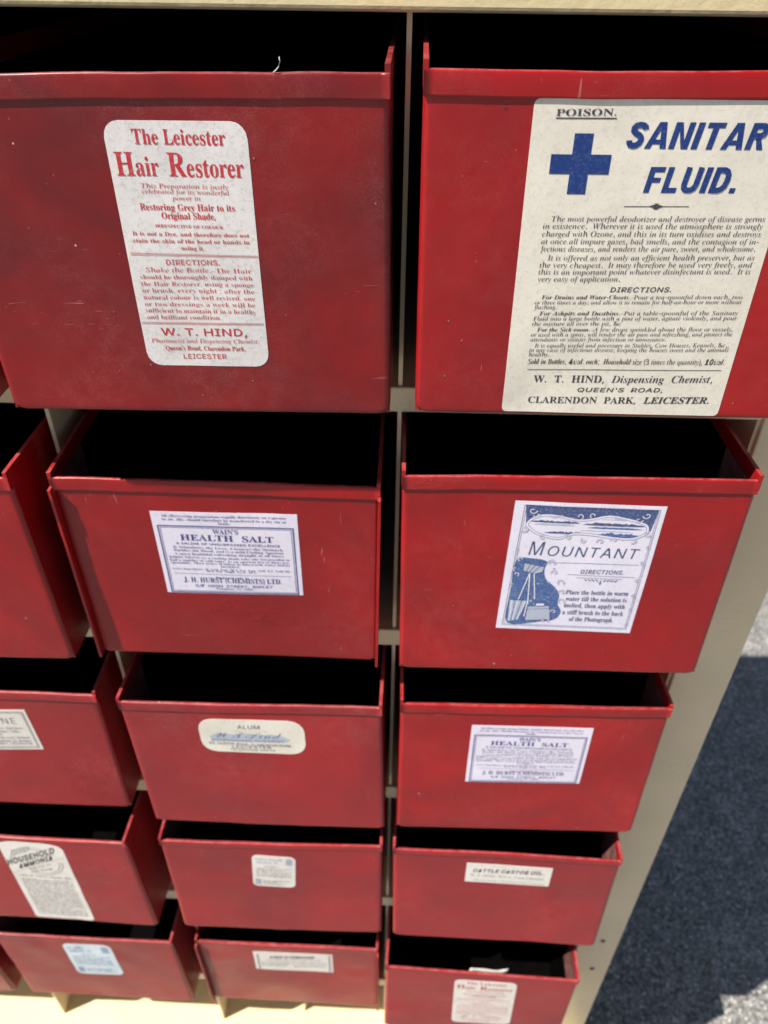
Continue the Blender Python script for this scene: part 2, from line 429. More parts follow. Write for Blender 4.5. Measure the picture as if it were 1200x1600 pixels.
# ------------------------------------------------------------------ type: outlines of the letters used on the labels
FONT = [
0,39,76,1,4,28,153,-6,87,32,0,-7,-87,
0,40,100,1,18,63,-53,-23,31,-14,36,-10,38,-2,40,2,40,10,39,14,37,23,32,27,0,-20,-34,-15,-36,-9,-38,-2,-40,2,-38,9,-38,15,-36,20,-33,
0,41,100,1,18,10,-53,21,33,15,36,8,38,4,38,-4,40,-8,38,-16,36,-20,34,28,0,22,-32,16,-37,8,-39,4,-40,-4,-40,-8,-38,-16,-36,-22,-31,
0,44,90,1,7,14,-44,10,42,6,41,32,0,2,-3,-12,-40,-16,-40,
0,45,108,1,4,14,77,0,26,80,0,0,-26,
0,46,90,1,12,44,-4,-14,4,-4,8,-2,10,2,10,4,8,14,4,16,-4,4,-8,2,-10,-2,-10,-4,-8,
0,48,188,2,24,94,-4,-28,4,-20,12,-16,18,-10,26,-6,30,-2,34,2,36,6,30,10,24,16,18,20,12,28,3,27,-3,21,-12,15,-18,11,-25,6,-30,2,-35,-2,-34,-6,-31,-11,-25,-15,-18,-22,-12,20,94,18,11,4,9,8,4,16,5,32,1,42,-1,43,-5,32,-4,15,-8,8,-12,4,-11,-4,-8,-8,-5,-15,-5,-32,-1,-43,1,-42,5,-32,5,-16,8,-8,
0,49,188,1,24,32,0,0,18,28,0,8,1,5,3,4,18,0,168,-23,-26,-10,-6,-10,-3,-8,1,-6,6,-4,8,-2,10,23,8,29,18,24,17,37,0,0,-201,3,-16,6,-5,8,-1,28,0,0,-18,
0,50,188,1,41,12,0,0,34,50,52,32,36,15,32,4,32,-1,16,-6,12,-8,6,-11,2,-15,-3,-9,-11,-5,-18,-2,-26,-18,2,-13,6,-9,10,-3,16,2,12,7,10,10,10,14,7,18,5,23,1,33,-3,24,-12,15,-18,5,-22,-4,-24,-14,-24,-27,-30,-42,-41,-33,-32,78,0,10,1,8,5,6,7,4,10,2,10,20,0,-2,-70,
0,51,188,1,66,82,-4,-24,2,-18,4,-14,7,-9,9,-5,9,-2,10,2,11,6,8,9,6,11,1,3,-19,9,-13,12,-8,17,-3,21,4,8,6,7,10,4,12,1,18,-3,17,-10,14,-17,9,-22,4,-20,0,0,20,22,0,19,4,13,10,8,16,2,20,-2,16,-4,12,-10,8,-12,2,-10,-2,-8,-5,-8,-19,-2,-26,-18,2,-14,6,-9,9,-3,13,5,17,14,13,23,10,32,3,32,-3,25,-11,11,-11,8,-14,2,-16,-4,-20,-11,-18,-17,-12,-20,-10,28,-9,12,-8,11,-11,7,-13,2,-18,-2,-19,-6,-15,-8,-13,-12,-10,-29,-12,
0,52,188,2,21,60,0,0,18,10,0,20,4,6,7,2,13,0,20,-94,0,0,21,96,157,46,0,0,-156,36,0,0,-22,-36,0,0,-20,2,-13,6,-7,20,-4,4,0,0,-18,9,28,84,70,0,0,60,0,32,2,32,-6,-11,-7,-14,-8,-14,-6,-9,
0,54,188,2,45,98,-4,-23,4,-21,9,-16,15,-12,22,-8,30,-3,35,1,27,5,24,7,23,10,19,14,16,16,13,20,7,23,3,19,-1,16,-4,10,-6,8,-8,5,-8,1,-10,-2,-10,-7,-8,-12,-6,-19,-2,-2,20,-6,17,-6,5,-8,2,-12,-4,-11,-7,-9,-13,-9,-28,-5,-38,18,9,29,4,27,-5,22,-13,14,-22,4,-29,-2,-23,-7,-19,-11,-17,-15,-13,-19,-7,14,100,19,11,3,9,10,6,17,2,25,-3,24,-6,16,-9,10,-14,2,-19,-4,-15,-12,4,-41,8,-29,11,-16,
0,56,188,3,36,92,-4,-26,3,-20,7,-16,10,-11,12,-7,16,-2,17,4,20,10,15,16,14,20,11,-18,13,-14,14,-8,16,-2,18,2,16,5,14,10,12,15,10,20,7,26,2,31,-4,23,-13,12,-18,5,-24,-3,-18,-9,-14,-33,-22,26,-15,17,-15,9,-17,4,-19,-3,-20,-7,-16,-13,-14,-27,-13,15,102,142,10,7,8,9,4,12,1,15,-3,19,-11,14,-8,4,-9,2,-12,-3,-10,-8,-5,-12,-2,-15,3,-16,6,-11,15,94,16,15,2,11,10,8,13,3,17,-3,15,-8,12,-16,11,-22,12,-19,-19,-5,-13,-2,-16,2,-18,8,-14,12,-9,
0,58,90,2,12,44,139,-14,5,-4,8,-2,10,2,10,4,8,14,4,16,-4,4,-8,2,-10,-2,-10,-4,-8,12,44,-4,-14,4,-4,8,-2,10,2,10,4,8,14,4,16,-4,4,-8,2,-10,-2,-10,-4,-8,
0,59,90,2,12,44,139,-14,5,-5,8,-1,10,1,10,5,8,14,4,15,-4,5,-8,1,-10,-1,-10,-5,-8,8,10,-44,7,28,6,29,5,26,31,0,3,-3,-13,-40,-17,-40,
0,65,218,2,28,-4,0,0,9,8,1,8,5,12,23,79,195,9,-1,80,-188,14,-27,6,-6,10,-2,0,-9,-108,0,0,9,16,1,8,5,4,8,-6,17,-10,26,-74,0,-12,-30,-2,-6,0,-6,2,-8,8,-6,14,-1,2,0,0,-9,3,56,80,65,0,-33,80,
0,66,222,3,28,8,0,0,8,14,3,9,5,5,10,2,15,0,143,-4,22,-8,10,-18,4,0,8,102,0,32,-2,24,-6,18,-11,10,-15,4,-18,-6,-25,-18,-17,-30,-10,36,-12,22,-20,7,-26,-3,-20,-8,-16,-12,-12,-29,-14,-38,-4,13,91,126,3,0,23,2,15,8,8,14,2,22,-2,20,-6,14,-10,8,-16,3,-9,-1,-5,-4,-3,-16,13,111,12,19,3,12,9,6,16,2,24,-2,24,-10,16,-16,8,-24,4,-7,0,0,-84,4,-16,6,-3,
0,67,234,1,42,128,-6,-32,4,-28,12,-22,18,-18,24,-11,29,-4,33,4,33,11,29,18,24,24,18,28,11,32,3,24,-2,30,-10,10,-2,10,4,6,10,8,0,0,-78,-8,0,-14,28,-18,22,-22,13,-24,5,-21,-4,-17,-14,-12,-22,-8,-30,-2,-39,2,-37,8,-28,14,-20,19,-12,24,-4,20,2,20,8,19,14,16,17,10,-9,-26,-28,-32,-16,
0,68,248,2,24,10,0,0,8,14,2,8,5,4,8,1,15,0,149,-1,17,-6,9,-8,5,-14,2,0,8,103,0,37,-4,30,-10,24,-16,18,-22,10,-28,4,-34,-4,-41,-15,-32,-24,-23,-33,-14,-44,-4,17,111,12,20,3,17,9,12,14,12,32,4,44,-4,38,-7,28,-13,20,-18,12,-22,4,-11,0,-6,-4,-4,-20,0,-156,4,-19,6,-3,
0,69,221,1,47,7,0,0,8,15,2,9,5,5,9,2,15,0,145,-2,18,-5,10,-9,6,-14,2,0,8,192,0,0,-68,-8,0,-8,26,-14,17,-22,9,-32,3,-16,-1,-7,-6,-1,-14,0,-71,4,0,20,3,14,8,8,16,6,22,8,0,0,-113,-8,0,-8,31,-6,10,-10,6,-28,5,0,-77,0,-10,4,-6,19,-4,23,1,18,5,16,6,14,12,10,14,10,20,9,0,-14,-72,
0,70,202,1,44,8,0,0,8,14,4,9,5,5,9,2,16,0,146,-2,14,-6,10,-8,4,-15,4,0,8,190,0,0,-68,-9,0,-4,18,-6,14,-10,11,-13,7,-17,4,-23,2,-15,-2,-7,-4,-2,-11,0,-75,4,0,19,2,14,9,9,15,5,24,9,0,0,-115,-9,0,-5,25,-9,16,-14,9,-20,3,-3,0,0,-72,3,-18,4,-6,7,-4,23,-4,0,-8,
0,71,254,1,55,134,-5,-34,3,-30,12,-24,18,-18,24,-10,28,-4,34,4,34,10,28,18,24,24,18,28,11,30,3,28,-2,28,-10,10,-2,9,4,7,10,8,0,0,-78,-8,0,-8,19,-11,17,-13,13,-14,10,-14,7,-16,2,-22,-4,-18,-14,-12,-21,-6,-31,-3,-38,4,-46,13,-34,13,-16,16,-8,19,-4,16,2,10,6,6,8,2,14,0,28,-2,13,-6,8,-10,5,-16,1,0,8,112,0,0,-8,-14,-1,-8,-4,-4,-8,-1,-14,0,-50,-45,-14,
0,72,262,1,50,8,0,0,8,14,3,9,5,5,9,2,15,0,150,-2,13,-5,9,-9,5,-14,3,0,8,113,0,0,-8,-19,-4,-8,-8,-3,-18,0,-64,80,0,0,64,-3,18,-8,8,-19,4,0,8,113,0,0,-8,-15,-3,-9,-5,-4,-8,-2,-14,0,-150,2,-14,4,-10,9,-5,15,-3,0,-8,-113,0,0,8,15,2,8,6,6,8,1,16,0,70,-80,0,0,-70,1,-15,5,-9,9,-5,15,-3,0,-8,
0,73,130,1,23,6,0,0,8,15,4,9,4,6,8,2,14,0,156,-2,12,-4,8,-10,4,-16,2,0,8,116,0,0,-8,-15,-2,-9,-4,-5,-8,-1,-12,0,-156,2,-16,9,-9,20,-5,0,-8,
0,74,165,1,39,54,-32,-15,1,-13,4,-12,7,-8,9,-6,11,-2,12,2,10,6,8,7,6,9,2,10,-2,8,-5,4,-7,2,-10,-4,-14,-4,-10,4,-8,10,-2,11,2,7,6,4,22,0,174,-3,20,-3,7,-7,4,-21,5,0,8,117,0,0,-8,-19,-4,-5,-4,-3,-6,-2,-22,0,-140,-4,-28,-8,-21,-15,-15,-20,-10,
0,75,255,1,49,8,0,0,8,14,3,10,5,4,9,2,15,0,150,-2,13,-4,9,-10,5,-14,3,0,8,113,0,0,-8,-19,-4,-8,-8,-2,-18,0,-73,68,69,11,13,3,10,-7,8,-21,3,0,8,97,0,0,-8,-5,0,-20,-5,-22,-13,-24,-22,-36,-38,96,-119,12,-11,16,-4,0,-8,-120,0,0,8,13,1,8,1,6,7,-9,16,-58,74,-8,-8,0,-59,1,-15,5,-9,8,-5,15,-3,0,-8,
0,76,213,1,30,8,0,0,8,14,3,9,5,5,9,2,15,0,150,-2,14,-5,8,-9,5,-14,3,0,8,117,0,0,-8,-21,-3,-6,-3,-4,-6,-3,-18,0,-148,1,-18,8,-8,17,-2,22,2,19,4,14,8,13,12,11,16,8,21,10,0,-13,-77,
0,77,317,1,40,7,0,0,8,15,3,8,5,6,9,2,15,0,151,-2,17,-10,8,-18,4,0,8,84,0,66,-157,66,157,84,0,0,-8,-13,-4,-9,-4,-4,-10,-2,-13,0,-147,2,-20,9,-10,17,-4,0,-8,-110,0,0,8,18,4,9,10,3,20,0,158,-84,-200,-9,0,-83,194,0,-154,2,-16,6,-9,10,-5,14,-2,0,-8,
0,78,247,1,31,202,-6,-148,181,0,-135,1,-16,5,-8,8,-6,16,-2,0,-8,-75,0,0,8,18,4,9,8,2,20,0,154,-20,22,-9,4,0,8,69,0,118,-144,0,104,-3,19,-9,9,-18,4,0,8,74,0,0,-8,-15,-3,-9,-5,-4,-8,-1,-16,0,-194,
0,79,262,2,32,130,-6,-24,3,-22,7,-20,10,-17,15,-14,17,-11,21,-6,23,-2,24,2,24,6,22,11,21,15,17,17,15,20,11,23,7,24,2,24,-2,22,-7,20,-10,18,-14,14,-18,10,-20,7,-24,2,-24,-2,-24,-7,-23,-10,-21,-15,-17,-17,-15,-20,-10,-23,-7,20,132,6,21,4,16,14,11,21,8,30,2,39,-4,46,-12,34,-12,16,-15,8,-17,4,-20,-4,-17,-14,-11,-21,-7,-31,-3,-38,4,-46,12,-34,12,-16,15,-9,
0,80,209,2,31,8,0,0,8,14,3,9,5,5,9,2,15,0,150,-2,13,-5,9,-9,5,-14,3,0,8,99,0,37,-2,24,-6,15,-9,12,-12,7,-15,2,-18,-2,-18,-7,-15,-11,-13,-27,-13,-36,-4,-30,0,0,-63,1,-15,5,-9,9,-5,15,-3,0,-8,12,91,115,9,0,22,3,14,8,8,16,2,22,-2,24,-6,15,-12,9,-18,4,-14,-4,-3,-13,
0,81,262,2,38,189,-58,-41,6,-32,20,-22,32,-24,10,-20,15,-15,18,-11,21,-8,24,-2,26,2,24,6,22,11,21,15,17,17,15,20,11,23,7,24,2,24,-2,22,-7,20,-10,18,-14,14,-18,10,-20,7,-24,2,-24,-3,-26,-6,-24,-13,-21,-17,-19,-20,-14,-25,-10,15,-22,19,-14,23,-4,24,4,2,-10,-30,-9,20,132,6,22,4,16,14,11,21,7,30,2,39,-4,46,-12,34,-12,16,-15,8,-17,4,-20,-4,-17,-14,-11,-21,-7,-31,-3,-38,4,-46,13,-34,12,-16,15,-9,
0,82,236,2,35,8,0,0,8,14,3,9,5,5,9,2,15,0,150,-2,13,-5,9,-9,5,-14,3,0,8,100,0,44,-4,32,-11,14,-11,8,-16,2,-19,-5,-25,-17,-18,-28,-12,58,-87,10,-12,13,-5,1,0,0,-8,-71,0,-69,106,-9,0,0,-66,1,-15,5,-9,9,-5,15,-3,0,-8,12,91,117,11,0,22,3,16,9,9,16,3,23,-4,26,-14,16,-22,6,-11,-2,-6,-3,-4,-19,
0,83,195,1,64,22,-6,0,85,9,0,11,-32,14,-22,18,-13,24,-4,18,2,12,8,8,12,4,14,-4,14,-8,12,-16,10,-30,16,-26,14,-18,16,-10,18,-3,22,2,19,7,17,10,12,14,10,16,7,18,2,22,-3,27,-6,5,-1,4,-1,6,3,4,8,10,0,0,-73,-9,0,-6,17,-9,15,-10,13,-12,9,-13,6,-14,2,-15,-2,-12,-7,-8,-10,-2,-13,2,-12,6,-10,26,-16,32,-16,32,-20,10,-10,7,-12,5,-28,-3,-20,-7,-17,-13,-15,-17,-10,-20,-7,-24,-2,-17,1,-16,4,-14,4,-7,2,-8,-2,-4,-10,
0,84,212,1,29,46,0,0,8,16,2,9,6,5,9,2,15,0,176,-4,0,-23,-3,-19,-11,-12,-18,-6,-25,-8,0,0,69,199,0,0,-70,-8,0,-5,22,-8,16,-12,12,-17,6,-21,2,-2,0,0,-176,2,-16,4,-9,10,-5,16,-2,0,-8,
0,85,246,1,46,124,-6,-28,2,-22,7,-17,11,-11,16,-7,22,-3,26,0,112,-1,13,-5,9,-8,5,-14,3,0,8,112,0,0,-8,-19,-4,-9,-8,-2,-18,0,-120,3,-26,9,-18,14,-12,22,-3,20,3,17,8,11,14,8,19,2,25,0,109,-2,14,-4,9,-10,4,-16,4,0,8,73,0,0,-8,-13,-4,-8,-6,-4,-8,-1,-13,0,-99,-2,-31,-7,-25,-12,-18,-17,-12,-22,-8,
0,86,214,1,25,106,-6,-84,196,-11,20,-7,6,-11,4,0,8,113,0,0,-8,-23,-4,-5,-4,-2,-7,4,-16,50,-117,44,116,4,16,-2,8,-5,4,-21,4,0,8,71,0,0,-8,-9,-2,-8,-4,-13,-22,-76,-198,
0,87,306,1,41,86,-6,-70,202,-8,18,-6,4,-10,2,0,8,98,0,0,-8,-15,-4,-3,-4,-2,-7,4,-19,38,-110,38,100,-7,24,-4,9,-5,5,-20,6,0,8,106,0,0,-8,-14,-2,-7,-4,-3,-8,4,-13,37,-110,33,101,4,19,-1,7,-4,5,-17,5,0,8,60,0,0,-8,-8,-4,-7,-6,-9,-20,-65,-196,-9,0,-56,160,-63,-160,
0,89,213,1,38,50,0,0,8,16,3,8,5,4,9,2,15,0,50,-57,104,-9,13,-7,7,-7,4,-6,1,0,9,110,0,0,-9,-6,0,-14,-3,-6,-8,4,-12,42,-83,42,70,8,21,-2,8,-9,6,-14,1,-1,0,0,9,72,0,0,-9,-16,-7,-12,-16,-58,-94,0,-62,2,-15,4,-9,9,-5,15,-3,0,-8,
0,97,172,2,49,128,-5,-15,3,-9,7,-4,13,-16,-12,-18,-8,-18,-2,-16,2,-12,8,-8,11,-2,15,2,14,8,12,12,10,28,14,40,13,0,25,-2,13,-4,8,-8,5,-12,2,-16,-3,-6,-8,4,-9,6,-12,-2,-8,-5,-7,-7,-4,-10,-1,-8,1,-8,5,-4,7,-2,9,2,12,6,9,10,9,14,6,15,4,18,1,31,-3,20,-10,10,-16,4,-25,0,-74,2,-11,4,-3,8,4,4,-7,-17,-14,9,76,17,11,3,13,12,0,52,-23,-8,-13,-14,-5,-20,2,-14,5,-8,
0,98,180,2,24,22,-6,0,200,-4,20,-14,6,0,8,65,0,0,-88,19,14,22,5,17,-3,15,-6,12,-12,9,-16,6,-18,2,-21,-3,-24,-6,-21,-12,-18,-15,-14,-19,-8,-20,-3,-22,5,-22,14,-26,-20,15,92,7,14,5,10,12,5,24,1,32,-1,26,-5,20,-10,10,-14,4,-14,-5,-6,-7,-3,-7,0,-87,3,-15,7,-9,
0,99,146,1,40,78,-5,-18,3,-16,8,-14,12,-11,16,-7,19,-2,22,2,23,8,20,12,18,16,12,18,8,22,4,21,-3,16,-8,11,-11,2,-16,0,-8,-5,-6,-7,-4,-8,-2,-11,2,-7,8,-2,14,0,4,0,6,-3,9,-11,3,-15,-6,-10,-18,-3,-30,3,-32,9,-24,15,-14,19,-5,18,5,16,12,6,-6,-18,-20,-22,-11,
0,100,185,2,31,70,-5,-16,3,-15,7,-13,13,-8,15,-6,19,-2,22,2,24,6,20,10,18,12,12,16,8,17,3,21,-5,18,-14,0,60,-2,10,-4,5,-18,5,0,8,72,0,0,-190,2,-18,6,-4,8,-2,0,-8,-29,-3,-35,-8,0,25,-12,-14,-14,-8,16,86,14,8,2,7,4,7,8,4,10,0,83,-4,7,-5,7,-16,5,-13,-4,-9,-11,-5,-20,-1,-29,1,-27,5,-20,8,-11,
0,101,150,2,27,77,-5,-19,3,-16,7,-13,13,-11,16,-6,20,-2,24,2,22,7,20,11,16,14,13,16,7,18,3,26,-5,20,-14,13,-23,5,-31,0,-3,-84,0,6,-35,13,-20,23,-7,18,5,17,17,7,-7,-18,-22,-22,-14,9,58,96,42,0,0,12,-4,30,-6,8,-10,2,-12,-5,-8,-15,-2,-26,
0,102,107,1,43,8,0,0,8,12,3,5,7,1,18,0,102,-18,0,0,17,18,0,0,21,4,24,12,18,20,10,25,4,19,-2,14,-7,8,-11,4,-12,-2,-10,-4,-6,-6,-5,-8,-1,-14,4,-4,6,-2,8,4,14,2,3,0,3,-2,4,-6,2,-8,-2,-6,-5,-2,-20,0,-40,28,0,0,-17,-28,0,0,-106,1,-12,4,-7,7,-4,14,-1,0,-8,
0,103,164,3,53,73,-70,-29,2,-20,7,-13,11,-4,12,3,11,9,8,15,6,-16,13,-6,15,2,12,7,10,13,9,17,9,-22,13,-13,16,-5,22,3,15,6,13,10,10,14,8,16,6,18,1,20,-1,18,-6,42,0,0,-18,-24,0,9,-16,3,-16,-2,-14,-6,-12,-9,-10,-12,-8,-15,-5,-16,-1,-8,0,-7,0,-15,-5,-4,-5,-2,-6,6,-8,14,-4,18,0,42,-4,12,-6,10,-8,4,-10,2,-14,-2,-16,-8,-12,-12,-10,-26,-10,16,78,62,11,3,6,8,3,13,2,20,-2,18,-3,14,-6,8,-11,2,-10,-2,-6,-8,-4,-14,-1,-18,1,-20,4,-13,6,-8,13,80,-58,29,2,17,9,6,14,-2,7,-6,6,-22,3,-54,0,-8,-9,-4,-10,4,-8,8,-8,13,-4,
0,104,190,1,39,9,0,0,8,13,5,4,15,0,172,-3,14,-5,4,-8,2,0,8,64,0,0,-94,14,14,16,8,18,3,24,-6,14,-17,5,-30,0,-78,3,-15,6,-3,8,-2,0,-8,-81,0,0,8,3,0,8,2,4,7,2,11,0,80,-4,21,-4,5,-8,2,-16,-5,-12,-13,0,-90,3,-15,5,-3,8,-2,0,-8,
0,105,99,2,16,50,181,-10,2,-8,5,-5,8,-2,10,2,10,5,8,8,6,10,2,10,-2,8,-6,6,-8,2,-10,-2,-10,-6,-8,-8,-5,13,9,0,0,8,13,5,4,15,0,98,-2,16,-14,4,0,9,64,0,0,-127,3,-15,13,-5,0,-8,
0,107,180,1,39,8,0,0,8,14,5,4,15,0,171,-2,15,-5,4,-9,2,0,8,64,0,0,-144,40,40,6,8,2,7,-4,6,-14,1,-1,0,0,9,69,0,0,-9,-18,-4,-16,-12,-27,-26,62,-87,7,-7,8,-2,0,-8,-82,0,0,8,2,0,9,2,3,6,-4,8,-34,50,-8,-7,0,-39,3,-15,13,-5,0,-8,
0,108,100,1,14,9,0,0,8,13,5,4,15,0,171,-2,15,-5,4,-9,2,0,8,64,0,0,-200,3,-15,13,-5,0,-8,
0,109,277,1,60,9,0,0,8,13,5,4,15,0,98,-3,16,-5,4,-8,1,0,8,63,0,0,-23,13,15,16,9,16,3,20,-3,14,-10,8,-16,14,16,16,10,19,3,23,-6,15,-17,5,-30,0,-78,3,-15,5,-3,8,-2,0,-8,-80,0,0,8,8,2,6,3,3,15,0,80,-3,21,-5,5,-9,2,-14,-4,-12,-14,0,-90,4,-15,4,-3,8,-2,0,-8,-78,0,0,8,8,2,4,3,4,15,0,80,-3,21,-5,5,-8,2,-15,-5,-12,-13,0,-90,3,-14,5,-4,7,-2,0,-8,
0,110,190,1,39,9,0,0,8,13,5,4,15,0,98,-3,16,-5,4,-8,1,0,8,64,0,0,-21,14,14,16,8,18,3,24,-6,14,-17,5,-30,0,-78,3,-15,6,-3,8,-2,0,-8,-81,0,0,8,3,0,8,2,4,7,2,11,0,80,-4,21,-4,5,-8,2,-16,-5,-12,-13,0,-90,3,-15,5,-3,8,-2,0,-8,
0,111,168,2,24,84,-5,-20,3,-19,8,-15,12,-11,17,-7,20,-2,22,2,23,7,20,11,16,15,12,19,8,20,3,20,-3,18,-7,16,-13,11,-16,7,-20,2,-23,-2,-23,-7,-20,-11,-16,-16,-12,-17,-8,16,84,6,12,3,8,11,4,20,2,37,-2,37,-4,22,-8,10,-12,4,-12,-4,-8,-10,-4,-22,-2,-37,2,-36,4,-21,8,-11,
0,112,186,2,34,8,-70,0,8,12,4,5,8,1,18,0,154,-3,20,-13,6,0,7,62,0,0,-23,11,15,15,9,17,4,17,-3,14,-8,12,-12,10,-17,5,-18,2,-22,-2,-24,-6,-20,-9,-17,-12,-13,-16,-8,-16,-3,-16,3,-13,6,-11,12,0,-45,2,-21,8,-9,14,-3,0,-8,13,98,14,13,4,9,12,4,20,2,27,-1,27,-5,20,-8,11,-12,4,-14,-5,-12,-16,0,-84,10,-15,
0,114,144,1,34,9,0,0,8,13,5,4,15,0,98,-3,16,-13,4,0,9,63,0,0,-29,9,14,12,10,11,7,11,2,13,-1,9,-6,5,-8,1,-11,0,-9,-5,-7,-7,-5,-8,-1,-13,5,-7,9,-10,5,-6,-2,-7,-8,-5,-10,-2,-14,0,-68,2,-10,4,-6,18,-4,0,-8,
0,115,144,1,55,76,-5,-15,2,-17,6,-8,1,-6,-2,-4,-6,-8,0,0,56,8,0,7,-18,11,-14,12,-10,14,-2,11,1,9,5,4,6,2,9,-4,13,-14,10,-24,13,-16,9,-11,10,-7,12,-2,14,4,20,10,16,17,10,21,4,13,-2,17,-4,3,-1,3,-1,6,2,3,6,7,0,0,-49,-8,0,-6,16,-10,11,-11,8,-13,2,-9,-1,-7,-4,-4,-6,-2,-7,6,-14,15,-10,23,-12,14,-8,10,-10,6,-12,2,-16,-3,-22,-11,-17,-17,-11,
0,116,114,1,24,62,-4,-18,2,-11,7,-7,13,-2,18,0,104,-14,0,0,10,34,34,20,28,8,0,0,-57,32,0,0,-15,-32,0,0,-99,2,-15,4,-4,6,-2,10,4,9,14,8,-5,-12,-21,-17,-12,
0,117,188,1,33,66,-5,-20,3,-14,10,-6,18,-3,22,0,76,-3,17,-6,5,-8,1,0,8,65,0,0,-118,5,-14,5,-4,7,-1,14,4,12,11,0,91,-4,18,-6,4,-10,1,0,8,68,0,0,-120,4,-15,14,-5,0,-9,-30,-2,-36,-9,0,25,-10,-10,-11,-8,-13,-6,
0,118,153,1,24,71,-5,-52,129,-8,16,-5,5,-8,1,0,9,84,0,0,-8,-4,0,-10,-2,-4,-7,1,-4,27,-73,26,65,2,10,-4,8,-14,3,0,8,50,0,0,-7,-8,-4,-5,-4,-9,-18,-50,-127,
0,119,218,1,37,61,-5,-53,137,-5,10,-9,4,0,9,75,0,0,-9,-9,-2,-3,-6,1,-5,2,-7,24,-62,22,54,-6,15,-5,11,-11,4,0,7,78,0,0,-9,-11,-2,-3,-6,0,-4,1,-3,19,-61,23,58,3,10,-4,6,-12,4,0,7,44,0,0,-7,-10,-6,-6,-13,-54,-134,-8,0,-32,103,-42,-103,
0,120,160,1,41,2,0,0,8,15,6,14,14,31,40,-40,64,-10,10,-10,4,0,9,82,0,0,-8,-10,-1,-4,-6,4,-10,18,-27,20,25,5,12,-3,5,-14,2,0,8,56,0,0,-7,-14,-6,-15,-15,-28,-35,47,-74,6,-8,8,-2,0,-8,-82,0,0,8,11,2,3,5,-6,15,-17,27,-21,-27,-6,-13,4,-7,11,-2,2,0,0,-8,
0,121,150,1,47,26,-70,-12,2,-9,6,-7,8,-2,12,2,8,4,8,7,4,9,2,14,-4,4,-6,2,-8,-1,-2,0,-4,1,-4,5,-2,7,4,7,9,7,15,6,20,-52,128,-6,12,-4,6,-10,2,0,9,83,0,0,-9,-13,-2,-4,-6,1,-4,1,-6,26,-68,23,60,3,10,1,7,-5,7,-12,2,0,9,48,0,0,-9,-6,-1,-6,-5,-8,-19,-49,-133,-17,-36,-8,-10,-8,-8,
0,8212,202,2,4,32,0,0,240,138,0,0,-240,4,49,17,104,0,0,205,-104,0,
3,72,284,2,114,56,-4,-25,2,-18,8,-11,13,-4,15,2,13,7,11,11,6,12,2,10,-1,7,-5,5,-6,2,-8,-2,-6,-5,-6,-17,-6,-6,-2,-2,-6,7,-10,9,-4,10,0,19,4,16,11,14,19,14,28,-11,-4,-16,-8,-2,-2,-4,0,-4,0,-2,3,13,11,33,14,19,31,23,31,-24,-16,-18,-6,-14,5,-5,9,3,9,8,11,10,14,-1,2,-19,-10,-26,-24,-16,-15,-6,1,-2,4,6,7,12,13,16,14,14,10,13,6,11,2,16,-4,5,-6,1,-6,-2,-11,-6,-13,42,32,24,16,12,6,4,-1,2,-2,-6,-7,-19,-28,-13,-26,-10,-34,24,8,42,56,20,20,20,16,18,10,16,3,12,-1,9,-6,5,-6,2,-10,-6,-18,-20,-22,-32,-20,-41,-20,-17,-34,-11,-26,-8,-24,2,-7,5,-2,16,2,16,7,32,22,30,27,18,15,10,5,8,-1,-12,-9,-13,-12,-15,-15,-20,-18,-22,-18,-19,-10,-18,-6,-19,-2,-14,2,-10,8,-6,13,-2,15,2,16,6,19,9,19,-21,-6,-20,-38,-26,-28,-20,-14,-23,-8,10,249,120,35,22,24,25,7,12,2,9,-1,9,-6,3,-12,-6,-15,-14,-17,-24,
3,84,207,2,50,106,88,-15,2,-11,6,-8,10,-2,13,4,19,12,20,18,19,26,17,31,12,33,4,37,-6,21,-4,14,-1,21,5,1,0,2,1,2,-3,-5,-11,-13,-12,-19,-5,-18,2,-23,8,-24,8,-20,3,-16,-2,-16,-5,-30,-19,-20,-25,-6,-12,-2,-12,2,-8,4,-6,6,-5,8,-1,16,6,17,16,12,22,5,24,0,6,-1,4,3,4,6,-4,6,-14,2,-15,-2,-17,-6,-14,-10,-13,-12,-9,-14,-6,43,83,-2,-27,2,-20,8,-12,12,-4,16,2,13,8,10,10,7,13,2,10,-2,7,-3,6,-6,1,-7,-1,-8,-4,-5,-11,-5,-7,0,-4,-2,-4,-2,-2,-5,2,-5,7,-6,23,-4,17,1,15,5,14,10,14,15,12,20,10,26,18,39,22,27,19,17,11,6,4,-4,-3,-6,-8,-14,-5,-22,-5,-26,-8,-26,-13,-26,-18,-21,-24,-17,-30,-10,
3,87,312,1,94,82,-2,-8,2,-2,4,6,8,16,18,20,22,23,30,21,32,14,32,6,30,-2,13,-7,8,-12,3,-13,-2,-16,-6,-32,-20,-29,-27,-13,-22,-5,-19,1,-9,4,-7,7,-5,7,-1,16,6,16,16,16,20,10,24,4,20,0,4,0,2,2,6,6,-2,4,-8,4,-26,-2,-18,-8,-18,-11,-16,-15,-11,-16,-7,-18,-3,-16,2,-12,7,-6,10,-2,14,5,24,16,24,23,24,26,19,28,11,24,4,24,-4,18,-11,11,-17,4,-21,-6,-28,-18,-29,-29,-32,-36,-32,46,33,48,45,50,56,26,29,14,9,4,-1,2,-3,-8,-20,-7,-15,-11,-25,-12,-30,-16,-40,-8,-28,20,29,23,31,24,28,21,20,23,14,6,-2,-25,-22,-28,-29,-26,-35,-25,-38,-21,-32,-14,-10,-7,2,-7,9,-4,13,-2,14,4,26,12,30,20,34,-42,-42,-31,-28,-28,-22,-31,-18,
